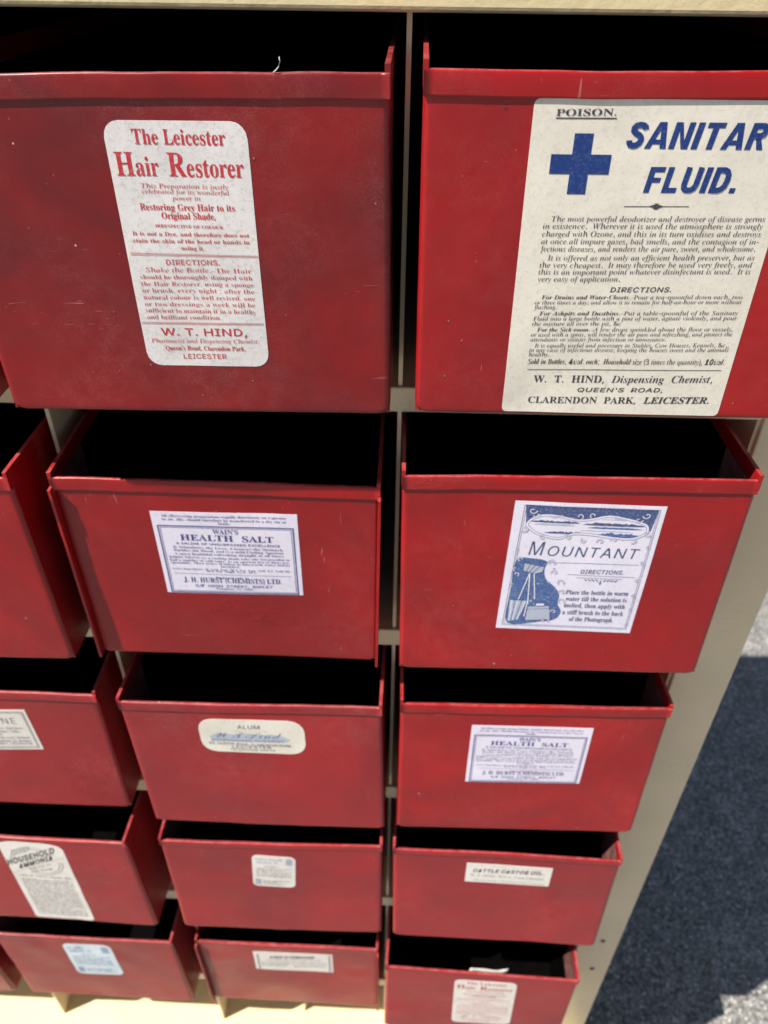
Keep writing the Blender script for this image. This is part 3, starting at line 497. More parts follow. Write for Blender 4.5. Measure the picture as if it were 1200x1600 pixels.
3,100,203,2,31,44,-2,-14,2,-12,6,-8,10,-2,14,2,14,6,12,22,24,28,17,28,7,18,-4,9,-10,57,103,41,4,-84,-151,-11,-22,-4,-9,0,-3,4,-2,13,7,23,21,7,-7,-29,-25,-12,-6,-12,-2,-11,2,-9,4,-5,7,-2,8,0,3,-21,-18,15,52,6,15,8,18,17,17,23,8,18,3,12,-3,8,-6,2,-14,-6,-14,-15,-15,-18,-11,-16,-6,-13,-2,-10,3,-7,
3,105,116,2,10,92,122,-12,4,-5,10,1,8,6,6,14,5,12,-4,5,-11,-1,-7,-6,-6,21,97,31,-19,-18,-14,-9,-22,-6,-14,2,-8,8,-2,12,6,20,18,34,-8,-8,-10,-10,-6,8,10,8,13,14,13,14,46,4,-34,-62,-14,-28,2,-4,13,6,23,22,
3,110,194,1,47,0,-2,22,33,17,23,13,22,-2,3,-8,-5,-16,-18,-7,8,29,28,13,8,13,3,7,-3,5,-8,2,-12,-2,-14,21,20,19,13,16,5,10,-2,8,-6,4,-9,2,-12,-5,-15,-11,-18,-12,-14,-8,-14,3,-4,11,7,24,21,6,-7,-18,-17,-12,-8,-10,-6,-10,-2,-10,2,-8,6,-5,8,-1,12,2,16,18,24,18,22,2,2,-2,2,-12,-5,-20,-17,-26,-28,-30,-42,
1,38,246,3,38,94,-4,-32,5,-24,13,-11,13,-7,16,-2,19,4,24,10,18,16,15,22,14,-20,26,-8,15,-2,17,4,22,13,17,19,10,26,4,24,-4,18,-10,12,-16,4,-22,-3,-20,-11,-16,-15,-14,-19,-13,65,-63,14,24,9,30,30,0,-13,-40,-9,-18,-12,-14,49,-48,-40,0,-29,28,-16,-12,-20,-10,-21,-7,14,94,146,28,22,7,11,2,13,-2,10,-6,10,-9,6,-13,2,-13,-2,-10,-6,-6,-9,-3,-11,2,-12,5,-11,11,94,23,20,1,18,6,25,16,-69,68,-29,-22,-7,-12,-4,-16,4,-17,9,-13,15,-8,
1,40,100,1,18,63,-53,-23,31,-14,36,-10,38,-2,40,2,40,10,39,14,37,23,32,27,0,-20,-34,-15,-36,-9,-38,-2,-40,2,-38,9,-38,15,-36,20,-33,
1,41,100,1,18,10,-53,21,33,15,36,8,38,4,38,-4,40,-8,38,-16,36,-20,34,28,0,22,-32,16,-37,8,-39,4,-40,-4,-40,-8,-38,-16,-36,-22,-31,
1,44,90,1,7,14,-44,10,42,6,41,32,0,2,-3,-12,-40,-16,-40,
1,45,108,1,4,14,77,0,26,80,0,0,-26,
1,46,90,1,12,44,-4,-14,4,-4,8,-2,10,2,10,4,8,14,4,16,-4,4,-8,2,-10,-2,-10,-4,-8,
1,51,192,1,50,81,-4,-35,4,-31,10,0,28,33,-12,34,-4,27,2,19,10,10,15,4,20,-4,19,-14,13,-21,7,-28,3,-23,0,0,25,23,0,26,4,19,9,12,14,4,19,-4,15,-8,11,-14,8,-18,2,-18,-1,-16,-5,-27,-14,-15,20,32,18,20,6,24,1,32,-4,23,-13,14,-18,5,-24,-4,-22,-10,-17,-16,-11,-20,-8,0,-1,25,-7,18,-11,11,-17,3,-22,-3,-20,-7,-17,-12,-15,-18,-10,-23,-7,
1,65,232,2,30,-42,0,1,6,21,6,20,16,54,63,124,147,6,0,-8,-209,2,-11,5,-6,9,-4,14,-2,-2,-6,-94,0,2,6,2,0,14,2,8,5,5,10,1,16,2,40,-78,0,-8,-4,-26,-30,-12,-17,-4,-10,1,-6,5,-4,18,-2,-2,-6,3,72,92,72,0,5,92,
1,66,220,3,31,-17,0,2,6,1,0,14,2,10,6,6,8,5,14,42,156,3,18,-2,7,-4,5,-20,4,2,6,86,0,28,-2,22,-6,15,-10,9,-14,3,-18,-6,-24,-19,-19,-32,-13,22,-12,14,-18,4,-24,-3,-20,-9,-18,-16,-14,-20,-11,-26,-7,-28,-2,14,96,130,32,3,24,11,14,17,4,23,-5,20,-14,13,-23,4,-16,-1,-7,-5,-5,-10,-6,-23,-12,-48,3,-4,16,76,10,32,5,24,13,14,20,4,28,-3,19,-10,13,-17,8,-23,2,-15,0,-7,-7,-21,-75,-1,-7,-1,-7,2,-6,4,-4,
1,67,236,1,49,109,-5,-27,3,-24,8,-19,14,-15,19,-8,23,-3,28,3,24,7,24,12,23,16,21,19,19,20,15,35,16,35,6,22,-3,24,-7,9,-2,7,3,4,6,8,0,-14,-69,-8,0,1,6,0,4,-3,22,-10,16,-15,9,-21,3,-20,-2,-21,-9,-19,-13,-17,-17,-14,-21,-11,-24,-8,-26,-2,-26,5,-34,13,-24,14,-12,16,-6,18,-2,29,4,27,14,26,24,6,-6,-22,-23,-22,-15,-25,-10,
1,68,254,2,28,-18,0,2,6,2,0,14,2,9,5,7,9,5,14,42,156,3,18,-2,6,-4,6,-20,4,2,6,90,0,30,-2,27,-9,21,-15,16,-18,10,-24,4,-28,-4,-26,-8,-26,-13,-23,-19,-20,-22,-17,-27,-13,-30,-9,-33,-2,23,85,11,27,3,23,8,20,13,16,17,13,20,9,22,5,24,2,26,-2,23,-6,19,-10,16,-14,10,-19,7,-22,3,-16,-2,-9,-8,-6,-18,-40,-150,-4,-20,2,-6,6,-4,10,-2,
1,70,203,1,47,-16,0,2,6,2,0,17,3,10,9,7,18,42,156,4,18,-2,6,-4,6,-20,4,2,6,166,0,-10,-54,-6,0,0,2,0,4,-2,18,-8,10,-12,6,-18,2,-27,0,-18,-2,-5,-9,-6,-23,-16,-57,20,0,27,3,17,10,12,20,7,0,-23,-84,-6,0,0,8,1,9,-1,11,-5,7,-9,3,-16,2,-26,0,-22,-84,-2,-6,0,-6,2,-8,4,-4,22,-4,0,-6,
1,72,260,1,66,-17,0,2,6,1,0,17,3,11,9,7,18,42,156,3,18,-2,6,-4,6,-20,4,2,6,93,0,-1,-6,-2,0,-13,-2,-9,-4,-8,-10,-5,-15,-14,-53,-1,-6,2,-5,8,-1,86,0,8,1,4,6,15,55,3,18,-2,6,-4,6,-20,4,2,6,94,0,-2,-6,-4,0,-12,-2,-9,-4,-7,-10,-4,-14,-42,-156,-2,-10,-2,-8,2,-6,4,-6,20,-4,-2,-6,-92,0,2,6,18,3,10,9,7,18,19,70,0,2,0,3,-2,5,-8,1,-86,0,-8,-1,-4,-6,-18,-70,-3,-10,-1,-8,2,-6,4,-6,20,-4,-2,-6,
1,73,122,1,25,-16,0,2,6,2,0,17,3,10,9,7,18,42,156,4,18,-2,6,-4,6,-20,4,2,6,94,0,-2,-6,-2,0,-14,-2,-8,-4,-6,-10,-6,-14,-42,-156,-3,-18,1,-6,5,-6,19,-4,-2,-6,
1,75,227,1,60,-17,0,2,6,1,0,17,3,11,9,7,18,42,156,3,18,-2,6,-4,6,-20,4,2,6,92,0,-2,-6,-2,0,-12,-2,-8,-4,-6,-8,-6,-14,-18,-66,0,-2,0,-2,2,-3,4,1,82,66,14,14,6,11,-5,7,-13,2,-2,0,1,6,81,0,-2,-6,-2,0,-14,-3,-16,-10,-48,-36,-56,-45,66,-98,19,-20,10,-6,12,-2,-1,-6,-100,0,2,6,2,0,16,3,4,4,2,5,-3,10,-7,12,-50,74,-4,2,-5,-4,-20,-74,-3,-15,2,-8,5,-5,22,-4,-2,-6,
1,79,258,2,28,100,-5,-26,3,-22,8,-17,12,-13,17,-8,21,-4,25,3,23,6,22,10,22,13,21,16,19,18,16,20,14,20,10,22,7,22,3,25,-4,21,-8,18,-12,12,-18,8,-20,3,-25,-6,-37,-17,-38,-24,-34,-30,-26,-34,-16,23,100,5,18,3,16,6,15,12,15,14,24,36,16,44,5,46,-3,26,-10,20,-15,12,-21,4,-18,-4,-18,-7,-17,-13,-16,-17,-14,-21,-12,-23,-12,-37,-5,-38,4,-26,10,-20,16,-13,
1,80,202,2,34,-17,0,2,6,1,0,14,2,9,4,7,9,5,15,42,156,3,18,-2,7,-4,5,-20,4,2,6,92,0,25,-2,20,-6,14,-10,9,-15,2,-19,-2,-18,-10,-18,-14,-14,-18,-10,-23,-6,-27,-3,-30,0,-6,-4,-20,-75,-1,-4,-1,-5,2,-8,6,-5,22,-4,-2,-6,14,96,121,30,5,22,12,14,18,4,26,-2,18,-8,12,-14,8,-20,2,-14,-3,-8,-17,-20,-70,0,-6,2,-4,
1,83,184,1,62,76,-4,-22,2,-25,7,-5,1,-3,0,-9,-2,-4,-8,-6,0,11,77,6,0,5,-29,10,-21,17,-13,22,-4,12,1,11,5,9,7,7,9,4,12,2,12,-4,18,-10,17,-12,13,-15,16,-26,32,-5,14,-2,14,2,17,6,15,10,12,14,10,16,6,19,2,15,-2,14,-3,12,-3,4,-2,8,2,5,6,7,0,-11,-68,-5,0,-4,26,-8,18,-14,11,-18,3,-16,-2,-12,-8,-8,-12,-3,-16,2,-10,5,-11,16,-21,16,-16,16,-18,14,-22,4,-27,-2,-19,-7,-16,-11,-14,-16,-10,-17,-6,
1,84,210,1,36,25,0,1,6,3,0,19,4,12,10,10,24,44,164,1,6,-2,5,-7,1,-9,0,-34,-4,-12,-6,-9,-8,-12,-26,-8,0,15,56,193,0,-10,-57,-7,0,1,5,0,6,-2,16,-7,10,-12,6,-20,2,-14,0,-7,-2,-3,-6,-45,-166,-5,-24,2,-8,5,-4,22,-4,4,0,-2,-6,
1,87,296,1,45,42,-5,8,202,-2,14,-4,9,-10,4,-14,2,1,6,93,0,-1,-6,-3,0,-14,-2,-8,-4,-4,-10,-2,-16,-6,-136,84,120,2,20,-2,13,-4,9,-8,4,-12,2,-2,0,1,6,89,0,-2,-6,-17,-2,-8,-12,-3,-23,-6,-129,84,126,10,17,3,13,-6,7,-18,3,3,6,70,0,-2,-6,-1,0,-9,-2,-10,-7,-21,-27,-131,-195,-7,0,7,160,-112,-160,
1,97,171,2,32,25,-4,-12,2,-9,7,-6,11,-2,16,4,28,9,28,15,26,21,23,23,16,24,5,12,-2,8,-6,4,-10,4,14,26,0,-30,-109,-5,-23,1,-4,4,0,10,5,15,17,5,-4,-18,-22,-16,-14,-14,-4,-10,4,-4,12,12,47,-19,-28,-17,-19,-18,-12,18,41,16,8,2,9,6,18,20,16,26,13,30,5,28,-2,12,-6,7,-10,3,-15,-4,-15,-13,-14,-20,-11,-25,-8,-27,-3,-25,2,-10,5,-8,
1,98,170,2,33,41,-4,-18,2,-14,5,-9,7,-2,8,1,7,45,177,2,10,0,6,-3,8,-13,2,-5,0,2,6,20,2,15,4,16,4,3,-2,1,-2,-30,-114,16,18,19,10,20,4,19,-3,14,-11,10,-15,3,-20,-3,-21,-6,-20,-11,-18,-14,-18,-17,-14,-19,-12,-21,-8,19,48,4,18,4,18,12,16,18,12,22,8,24,3,22,-2,14,-6,12,-9,8,-13,2,-15,-4,-15,-11,-12,-19,-9,-24,-15,-51,-2,-14,3,-8,7,-5,
1,99,149,1,42,50,-4,-21,4,-16,12,-10,18,-3,24,2,17,4,17,18,30,27,25,24,11,25,4,14,-2,10,-5,7,-8,3,-9,-5,-14,-5,-4,-8,-2,-10,4,-4,10,2,6,3,6,2,2,1,2,-2,4,-10,2,-17,-4,-16,-10,-15,-17,-10,-21,-8,-23,-2,-21,2,-18,6,-13,10,-9,13,-2,17,2,18,10,18,17,5,-5,-23,-22,-23,-14,
1,100,178,2,43,30,-4,-14,2,-11,8,-7,14,-2,16,2,18,4,18,20,36,28,32,23,14,23,4,16,-2,9,-10,15,62,2,5,0,5,-4,8,-12,2,-6,0,2,6,35,6,16,4,3,-4,0,-4,0,-2,-52,-194,-2,-10,-1,-8,2,-5,6,-2,11,7,17,18,5,-4,-26,-30,-12,-8,-12,-2,-9,2,-6,6,-1,10,8,42,-16,-26,-18,-20,-16,-10,19,46,14,8,2,10,6,18,20,18,29,12,31,4,28,-4,14,-6,5,-7,1,-17,-4,-16,-12,-16,-20,-12,-25,-10,-27,-2,-23,1,-11,4,-8,6,-4,
1,101,144,2,32,44,-4,-19,4,-15,10,-9,17,-3,23,2,16,4,16,19,34,27,26,24,12,24,4,13,-2,10,-4,6,-8,2,-11,-3,-13,-8,-14,-14,-12,-30,-14,-44,-9,-2,-12,0,-10,4,-20,10,-12,18,-4,16,3,16,9,18,15,6,-4,-17,-18,-17,-12,-18,-7,10,32,79,30,7,22,14,14,16,4,20,-3,10,-9,3,-10,-2,-12,-7,-20,-25,
1,102,100,1,50,-24,-76,-8,1,-8,4,-4,6,-2,7,4,11,9,3,8,-2,3,-8,-1,-6,-1,-4,3,-3,9,3,7,10,6,17,5,25,30,154,-32,0,2,10,32,0,4,18,10,32,16,22,18,14,22,6,12,-2,10,-6,6,-7,2,-9,-4,-12,-12,-4,-10,4,-3,10,1,2,0,4,2,4,-2,4,-7,2,-12,-4,-9,-14,-8,-24,-8,-40,39,0,-1,-10,-40,0,-14,-67,-16,-71,-18,-46,-12,-20,-13,-11,
1,103,143,3,47,32,-76,-24,2,-18,8,-12,13,-4,15,5,18,15,17,24,15,-12,8,-3,8,7,14,19,18,-13,10,-8,12,-3,16,3,15,6,15,12,12,14,10,17,7,19,2,27,-5,20,-6,21,0,0,-15,-22,0,2,-15,-2,-16,-8,-15,-10,-13,-14,-9,-17,-6,-18,-3,-14,2,-8,-8,-3,-6,6,-9,20,-8,24,-8,17,-9,11,-13,4,-17,-3,-16,-7,-14,-12,-11,-16,-9,-20,-5,16,56,64,10,2,10,7,14,22,6,29,-2,12,-4,8,-8,6,-8,1,-10,-2,-10,-7,-15,-22,-5,-14,-1,-15,3,-15,7,-8,14,38,-66,28,4,16,12,6,20,-2,8,-4,6,-16,11,-19,7,-21,7,-17,-13,-11,-13,-2,-15,4,-19,14,-11,
1,104,201,1,48,152,-4,-12,3,-10,7,-6,10,-2,14,1,20,5,26,8,34,4,18,0,14,-1,10,-5,8,-8,2,-20,-7,-20,-19,-16,-26,-8,-24,-18,-86,-32,0,44,208,3,18,-3,8,-8,6,-12,1,-3,0,3,14,62,0,-14,-61,-6,-28,-7,-28,4,0,19,25,21,15,22,5,20,-4,12,-13,4,-20,-1,-15,-5,-22,-9,-40,-3,-19,-1,-16,2,-12,10,-4,10,2,11,6,6,-10,-21,-14,
1,105,88,2,8,61,197,-12,5,-5,12,5,12,12,6,13,-6,4,-12,-4,-12,28,16,-4,-8,2,-6,6,-2,10,2,12,4,17,22,77,1,7,1,5,-2,6,-3,3,-17,3,2,6,22,2,16,3,14,3,4,-4,-1,-2,-1,-4,-32,-108,-3,-14,1,-8,6,-2,12,6,17,20,5,-5,-19,-23,-17,-14,
1,106,87,2,8,62,197,-12,5,-5,12,5,12,12,6,12,-6,6,-12,-6,-12,33,-25,-76,-9,1,-8,5,-4,6,-2,8,2,11,10,3,8,-2,3,-10,0,-4,-1,-5,2,-3,3,-2,7,6,8,18,8,31,10,47,18,90,1,4,0,4,-3,9,-18,3,0,6,20,2,14,3,15,3,3,-1,1,-4,-27,-125,-12,-46,-14,-32,-10,-15,-12,-9,
1,107,170,1,42,109,-4,-9,2,-6,6,-14,28,-20,48,-21,-16,-19,-64,-26,0,58,207,1,11,-4,8,-13,2,-5,0,2,6,21,3,16,3,9,3,5,1,4,-4,-2,-8,-44,-154,56,42,12,12,5,8,-4,5,-13,2,4,6,66,0,-1,-7,-1,0,-20,-4,-23,-14,-41,-32,25,-60,7,-12,10,-6,12,6,14,16,6,-6,-13,-16,-13,-12,-11,-8,
1,108,86,1,26,16,-4,-12,5,-5,12,2,14,5,23,43,156,1,10,0,7,-4,3,-17,4,1,6,22,2,15,3,15,3,4,-4,-2,-8,-53,-190,-3,-17,2,-6,4,-2,11,6,16,18,5,-5,-14,-18,-14,-12,-12,-8,
1,109,275,1,67,205,-4,-9,2,-6,7,-2,11,4,23,20,70,3,19,-2,7,-7,3,-10,-3,-10,-6,-24,-24,-22,-37,-14,-32,-12,-36,-26,0,30,102,4,26,-2,7,-6,3,-16,-6,-20,-17,-22,-25,-13,-26,-11,-29,-12,-35,-26,0,31,106,4,16,1,10,0,6,-4,2,-18,4,2,6,37,5,9,3,6,0,3,-4,-1,-2,0,-4,-18,-60,32,39,28,23,26,8,11,-2,7,-7,2,-11,-10,-46,30,36,27,22,25,8,12,-2,6,-7,2,-11,-1,-12,-3,-15,-22,-79,-1,-4,-1,-3,2,-5,4,-2,12,6,8,8,8,12,4,-6,-16,-23,-16,-14,
1,110,182,1,45,111,-4,-12,4,-5,14,14,56,13,57,-2,7,-7,4,-14,-6,-18,-16,-18,-22,-16,-23,-12,-30,-13,-41,-27,0,32,110,5,22,-5,8,-14,2,-4,0,2,6,24,4,16,3,15,3,1,-1,0,-3,-20,-66,25,31,23,21,20,13,18,5,10,-2,7,-6,2,-11,-1,-13,-4,-15,-19,-67,-3,-12,-2,-8,2,-6,6,-1,11,7,15,22,5,-4,-16,-26,-17,-16,
1,111,176,2,22,52,-4,-22,4,-17,11,-11,17,-4,23,2,19,7,19,11,19,12,16,16,14,18,11,18,7,18,2,24,-4,18,-11,11,-17,4,-23,-2,-17,-5,-17,-20,-33,-28,-24,-24,-12,19,56,6,14,2,13,8,12,12,11,14,16,36,6,35,-4,21,-10,12,-16,4,-16,-4,-16,-12,-14,-18,-13,-24,-9,-26,-2,-24,2,-16,6,-11,8,-7,
1,112,170,2,42,-48,-74,2,6,13,2,9,3,5,7,5,12,41,162,2,6,1,7,-1,6,-3,3,-18,2,2,7,21,3,15,2,16,4,3,-3,-1,-5,-8,-25,18,19,20,10,19,4,17,-3,13,-9,8,-14,3,-19,-2,-21,-7,-20,-10,-20,-13,-18,-16,-15,-18,-13,-18,-7,-20,-3,-14,2,-11,4,-10,-42,-3,-16,1,-6,5,-4,20,-3,-2,-5,20,50,4,14,3,14,8,12,11,11,15,17,35,6,38,-2,12,-4,10,-8,5,-10,2,-17,-4,-15,-13,-13,-20,-9,-25,-13,-49,-1,-6,-1,-6,3,-8,6,-6,
1,113,170,2,34,40,-75,2,6,18,3,9,6,7,19,26,93,-18,-24,-18,-17,-19,-11,-19,-3,-14,3,-10,8,-7,14,-2,18,2,18,5,19,22,36,13,15,15,13,23,13,23,4,14,-2,10,-7,5,-11,5,16,26,0,-53,-190,-3,-12,-2,-8,2,-6,4,-4,17,-3,3,0,0,-6,20,45,15,13,3,16,10,15,18,15,26,12,28,4,24,-2,10,-4,8,-6,6,-9,1,-11,-2,-12,-7,-23,-22,-17,-32,-8,-23,-2,-22,1,-11,4,-8,6,-6,
1,114,112,1,27,-6,0,29,104,5,26,-2,6,-2,4,-18,2,2,6,22,4,15,3,14,3,3,-1,0,-3,-18,-64,24,38,20,22,16,8,10,-4,4,-12,-1,-9,-4,-7,-6,-4,-7,-2,-10,4,-5,10,-26,-34,-21,-45,-18,-55,
1,115,124,1,51,39,-4,-23,4,-13,3,-5,-1,-2,-4,-7,0,7,55,6,-1,3,-20,7,-14,10,-10,14,-3,10,2,9,6,6,9,2,12,-3,12,-8,14,-10,14,-10,14,-9,15,-3,16,3,15,9,13,13,9,17,2,21,-3,13,-4,6,1,2,5,6,0,-6,-50,-6,0,-6,23,-10,14,-17,6,-7,-2,-7,-4,-4,-6,-1,-8,2,-12,10,-14,10,-14,10,-13,8,-16,4,-17,-2,-12,-5,-12,-7,-10,-11,-8,-12,-4,
1,116,94,1,26,16,-4,-8,2,-6,6,-2,9,1,9,3,9,29,111,-23,0,1,6,21,8,18,16,18,24,8,0,-13,-44,29,0,-4,-10,-28,0,-27,-103,-3,-17,2,-5,4,-1,10,6,16,18,5,-6,-17,-21,-17,-13,
1,117,182,1,49,23,-4,-9,2,-6,4,-4,7,-2,10,2,15,6,24,15,56,2,10,1,8,-2,6,-2,4,-18,2,2,6,22,3,15,3,15,2,4,-2,0,-4,-2,-4,-26,-94,-5,-17,-1,-10,2,-8,8,-3,10,3,12,8,26,31,26,44,16,52,27,0,-29,-108,-5,-22,2,-6,5,-2,12,6,16,20,4,-4,-16,-24,-18,-14,-17,-4,-9,2,-6,6,-2,10,6,26,10,36,-24,-35,-22,-25,-21,-15,
1,118,148,1,31,30,-4,-5,90,-3,30,-4,16,-8,8,-10,3,-3,0,1,7,16,2,12,3,8,3,6,0,6,-16,5,-48,3,-65,28,29,20,27,14,21,4,14,-4,7,-8,8,-4,9,5,10,11,4,6,-1,6,-4,4,-15,-6,-25,-19,-31,-31,-40,-42,-46,
1,119,223,1,36,24,-4,-2,92,-2,29,-4,17,-6,8,-10,2,-2,0,1,6,16,3,12,3,8,2,5,0,6,-18,2,-54,1,-40,70,112,6,0,13,-122,24,28,24,34,8,22,-6,10,-5,6,-1,8,4,10,10,4,6,-2,5,-4,4,-16,-5,-20,-13,-26,-23,-32,-50,-62,-5,0,-13,114,-72,-114,
1,120,140,1,53,77,-4,-8,2,-6,4,-9,27,-7,31,-24,-33,-19,-23,-10,-5,-10,-2,-11,4,-4,11,4,10,9,4,9,-3,9,-3,6,4,9,8,29,42,-10,48,-6,16,-14,4,-8,0,-8,0,2,6,32,6,10,4,6,0,5,-2,3,-8,10,-45,22,33,14,15,8,5,9,2,12,-4,4,-10,-3,-10,-10,-4,-9,3,-4,1,-3,1,-8,-3,-30,-42,10,-46,3,-12,3,-8,4,-5,4,-1,12,6,15,19,5,-5,-18,-24,-15,-14,
1,121,135,1,45,-22,-76,-12,4,-4,10,4,9,10,4,9,-3,11,-2,8,4,13,16,23,30,-18,92,-4,20,-4,14,-8,16,-8,4,-10,2,1,6,15,2,12,3,15,3,5,-7,6,-22,8,-39,12,-62,24,41,14,24,6,13,2,10,-2,8,-6,6,-5,4,-3,10,4,10,11,4,7,-2,6,-4,4,-16,-4,-24,-16,-33,-16,-28,-22,-33,-23,-35,-23,-30,-23,-21,-10,-6,
1,122,133,1,39,72,-4,-15,2,-19,4,-32,6,-10,-2,-10,-6,-2,-2,-1,0,-4,4,5,8,110,120,-20,-2,-21,4,-17,4,-14,-4,-9,-13,-5,3,12,27,8,7,9,2,15,-2,18,-3,18,-4,12,-1,16,5,9,5,3,-4,0,-2,-3,-4,-112,-123,19,2,26,-3,20,-4,12,3,8,7,7,13,5,-3,-11,-28,-11,-13,
1,8212,202,2,4,32,0,0,240,138,0,0,-240,4,49,17,104,0,0,205,-104,0,
1,59,90,2,12,44,139,-14,5,-5,8,-1,10,1,10,5,8,14,4,15,-4,5,-8,1,-10,-1,-10,-5,-8,8,10,-44,7,28,6,29,5,26,31,0,3,-3,-13,-40,-17,-40,
2,65,210,2,26,-34,0,0,8,14,4,14,12,168,206,9,0,-8,-186,0,-4,3,-18,11,-10,17,-4,0,-8,-105,0,0,8,15,4,8,8,5,10,1,14,1,26,-71,0,-24,-30,-8,-12,-2,-8,5,-8,17,-4,0,-8,3,60,84,60,0,4,80,
2,66,215,3,30,-17,0,0,8,17,2,11,10,9,22,38,142,2,10,0,8,-2,6,-4,5,-18,5,0,8,75,0,45,-4,29,-8,12,-10,7,-12,3,-16,-7,-25,-21,-19,-35,-12,25,-12,15,-16,5,-22,-3,-18,-6,-16,-14,-14,-18,-12,-28,-8,-34,-2,12,100,124,25,4,18,12,11,18,4,24,-4,18,-10,10,-18,4,-10,-2,-5,-9,-21,-79,6,0,12,83,11,23,5,17,12,11,21,4,25,-5,22,-15,13,-24,5,-6,0,-21,-76,-3,-16,5,-8,
2,67,220,1,44,101,-6,-27,3,-22,8,-18,13,-13,18,-8,21,-3,25,2,25,6,24,10,23,14,22,16,18,19,16,32,16,35,6,22,-2,26,-6,6,-1,6,-1,6,2,6,8,8,0,-14,-78,-10,1,-2,28,-10,20,-14,13,-20,4,-22,-5,-21,-15,-19,-24,-16,-32,-11,-38,-4,-35,3,-25,12,-20,16,-12,22,-4,26,5,23,14,21,23,10,-6,-26,-29,-32,-17,
2,68,242,2,24,-17,0,0,8,17,2,11,10,9,22,38,142,2,16,-1,8,-5,5,-18,5,0,8,90,0,38,-4,30,-12,21,-18,13,-26,4,-34,-2,-27,-9,-25,-13,-24,-19,-20,-29,-21,-35,-11,-47,-4,21,84,10,22,3,19,9,17,13,14,17,12,21,8,24,5,25,2,27,-2,24,-7,19,-10,12,-14,8,-19,3,-9,-1,-6,-3,-8,-14,-42,-158,-1,-8,-1,-7,4,-10,
2,70,205,1,44,-17,0,0,8,17,2,11,10,9,22,38,142,2,10,0,8,-2,6,-4,5,-18,5,0,8,177,0,-13,-64,-10,0,0,4,-3,22,-11,15,-18,9,-27,2,-14,-3,-7,-13,-20,-74,6,0,4,0,20,2,16,6,12,12,8,16,9,0,-23,-92,-8,0,0,6,0,5,-4,21,-6,7,-8,3,-28,3,-20,-72,-3,-17,1,-7,4,-5,18,-4,0,-8,
2,72,254,1,49,-17,0,0,8,17,2,11,10,9,22,38,142,2,10,0,8,-2,6,-4,5,-18,5,0,8,106,0,0,-8,-18,-4,-10,-10,-8,-22,-16,-56,80,0,16,58,3,18,-1,6,-4,5,-19,5,0,8,105,0,0,-8,-16,-3,-10,-9,-9,-22,-38,-143,-3,-17,1,-7,5,-5,18,-4,0,-8,-106,0,0,8,17,2,11,10,8,22,18,68,-80,0,-18,-69,-3,-17,3,-9,8,-5,12,-2,0,-8,
2,83,184,1,62,77,-6,-21,3,-27,8,-10,2,-7,-3,-8,-8,-8,0,17,76,9,0,0,-2,4,-28,10,-20,15,-12,21,-4,12,2,10,4,14,16,6,20,-5,19,-14,18,-24,22,-22,22,-11,19,-3,20,2,18,7,14,10,14,14,9,18,7,18,2,20,-3,24,-7,8,-1,8,3,7,6,9,0,-16,-69,-10,0,0,4,0,3,-1,15,-4,12,-7,11,-8,7,-10,5,-12,2,-14,-3,-11,-7,-8,-12,-3,-14,7,-18,15,-18,12,-11,11,-10,25,-29,8,-17,2,-18,-2,-20,-8,-17,-11,-14,-15,-10,-20,-6,
2,87,274,1,43,40,-6,1,186,-1,16,-4,12,-9,6,-12,2,0,10,91,0,0,-10,-10,-2,-5,-6,-4,-23,-1,-105,62,104,0,11,-1,10,-4,7,-7,4,-11,1,0,9,90,0,0,-8,-9,-2,-6,-4,-5,-17,-1,-35,-2,-78,65,110,3,7,2,6,-5,9,-13,4,-2,0,0,8,62,0,0,-8,-11,-4,-8,-6,-15,-22,-116,-192,-10,0,4,164,-98,-164,
2,97,168,2,36,26,-4,-14,2,-12,9,-7,13,-3,16,2,18,6,20,18,36,12,16,14,12,21,12,19,5,12,-3,8,-7,5,-13,5,20,36,0,-28,-98,-4,-17,-2,-9,2,-6,3,-2,11,6,12,18,8,-5,-18,-24,-16,-15,-18,-4,-11,2,-7,7,-2,12,0,9,3,12,-13,-19,-12,-13,-14,-8,17,46,20,8,2,8,6,14,20,12,26,8,27,3,23,-3,12,-10,4,-8,-2,-8,-6,-16,-22,-12,-30,-7,-22,-3,-18,2,-10,4,-8,
2,98,161,2,27,38,-4,-21,2,-17,8,-6,10,2,10,46,162,4,18,-4,8,-12,2,-6,0,0,10,34,3,36,6,-30,-107,14,14,16,10,15,3,15,-3,12,-9,7,-14,3,-19,-2,-18,-6,-18,-20,-36,-13,-14,-15,-12,-25,-12,16,46,8,8,1,10,5,16,18,12,26,10,28,3,26,-5,14,-10,6,-13,-4,-10,-12,-9,-20,-10,-27,-10,-35,-3,-18,3,-6,
2,99,138,1,40,46,-4,-21,3,-17,11,-10,16,-2,22,2,25,10,25,16,22,20,18,22,12,24,5,16,-3,12,-6,8,-10,2,-12,-1,-9,-5,-7,-6,-4,-9,-2,-14,4,-5,13,3,10,3,9,-2,4,-6,2,-8,-2,-8,-7,-16,-23,-12,-32,-4,-30,1,-14,5,-10,8,-7,10,-2,13,3,13,11,14,17,9,-6,-19,-26,-22,-16,
2,100,167,2,38,28,-4,-15,2,-11,9,-8,15,-2,19,6,33,16,34,25,28,21,14,22,5,13,-2,11,-6,13,43,2,10,1,6,-2,5,-3,3,-15,2,0,10,34,4,36,5,-54,-193,-2,-12,-1,-6,4,-4,9,6,12,18,8,-5,-25,-33,-11,-8,-13,-2,-11,2,-7,7,-3,13,4,20,-13,-19,-13,-13,-13,-8,15,48,21,8,2,8,6,14,21,12,26,8,28,2,20,-2,14,-10,4,-14,-8,-14,-18,-14,-26,-9,-27,-4,-23,5,-14,
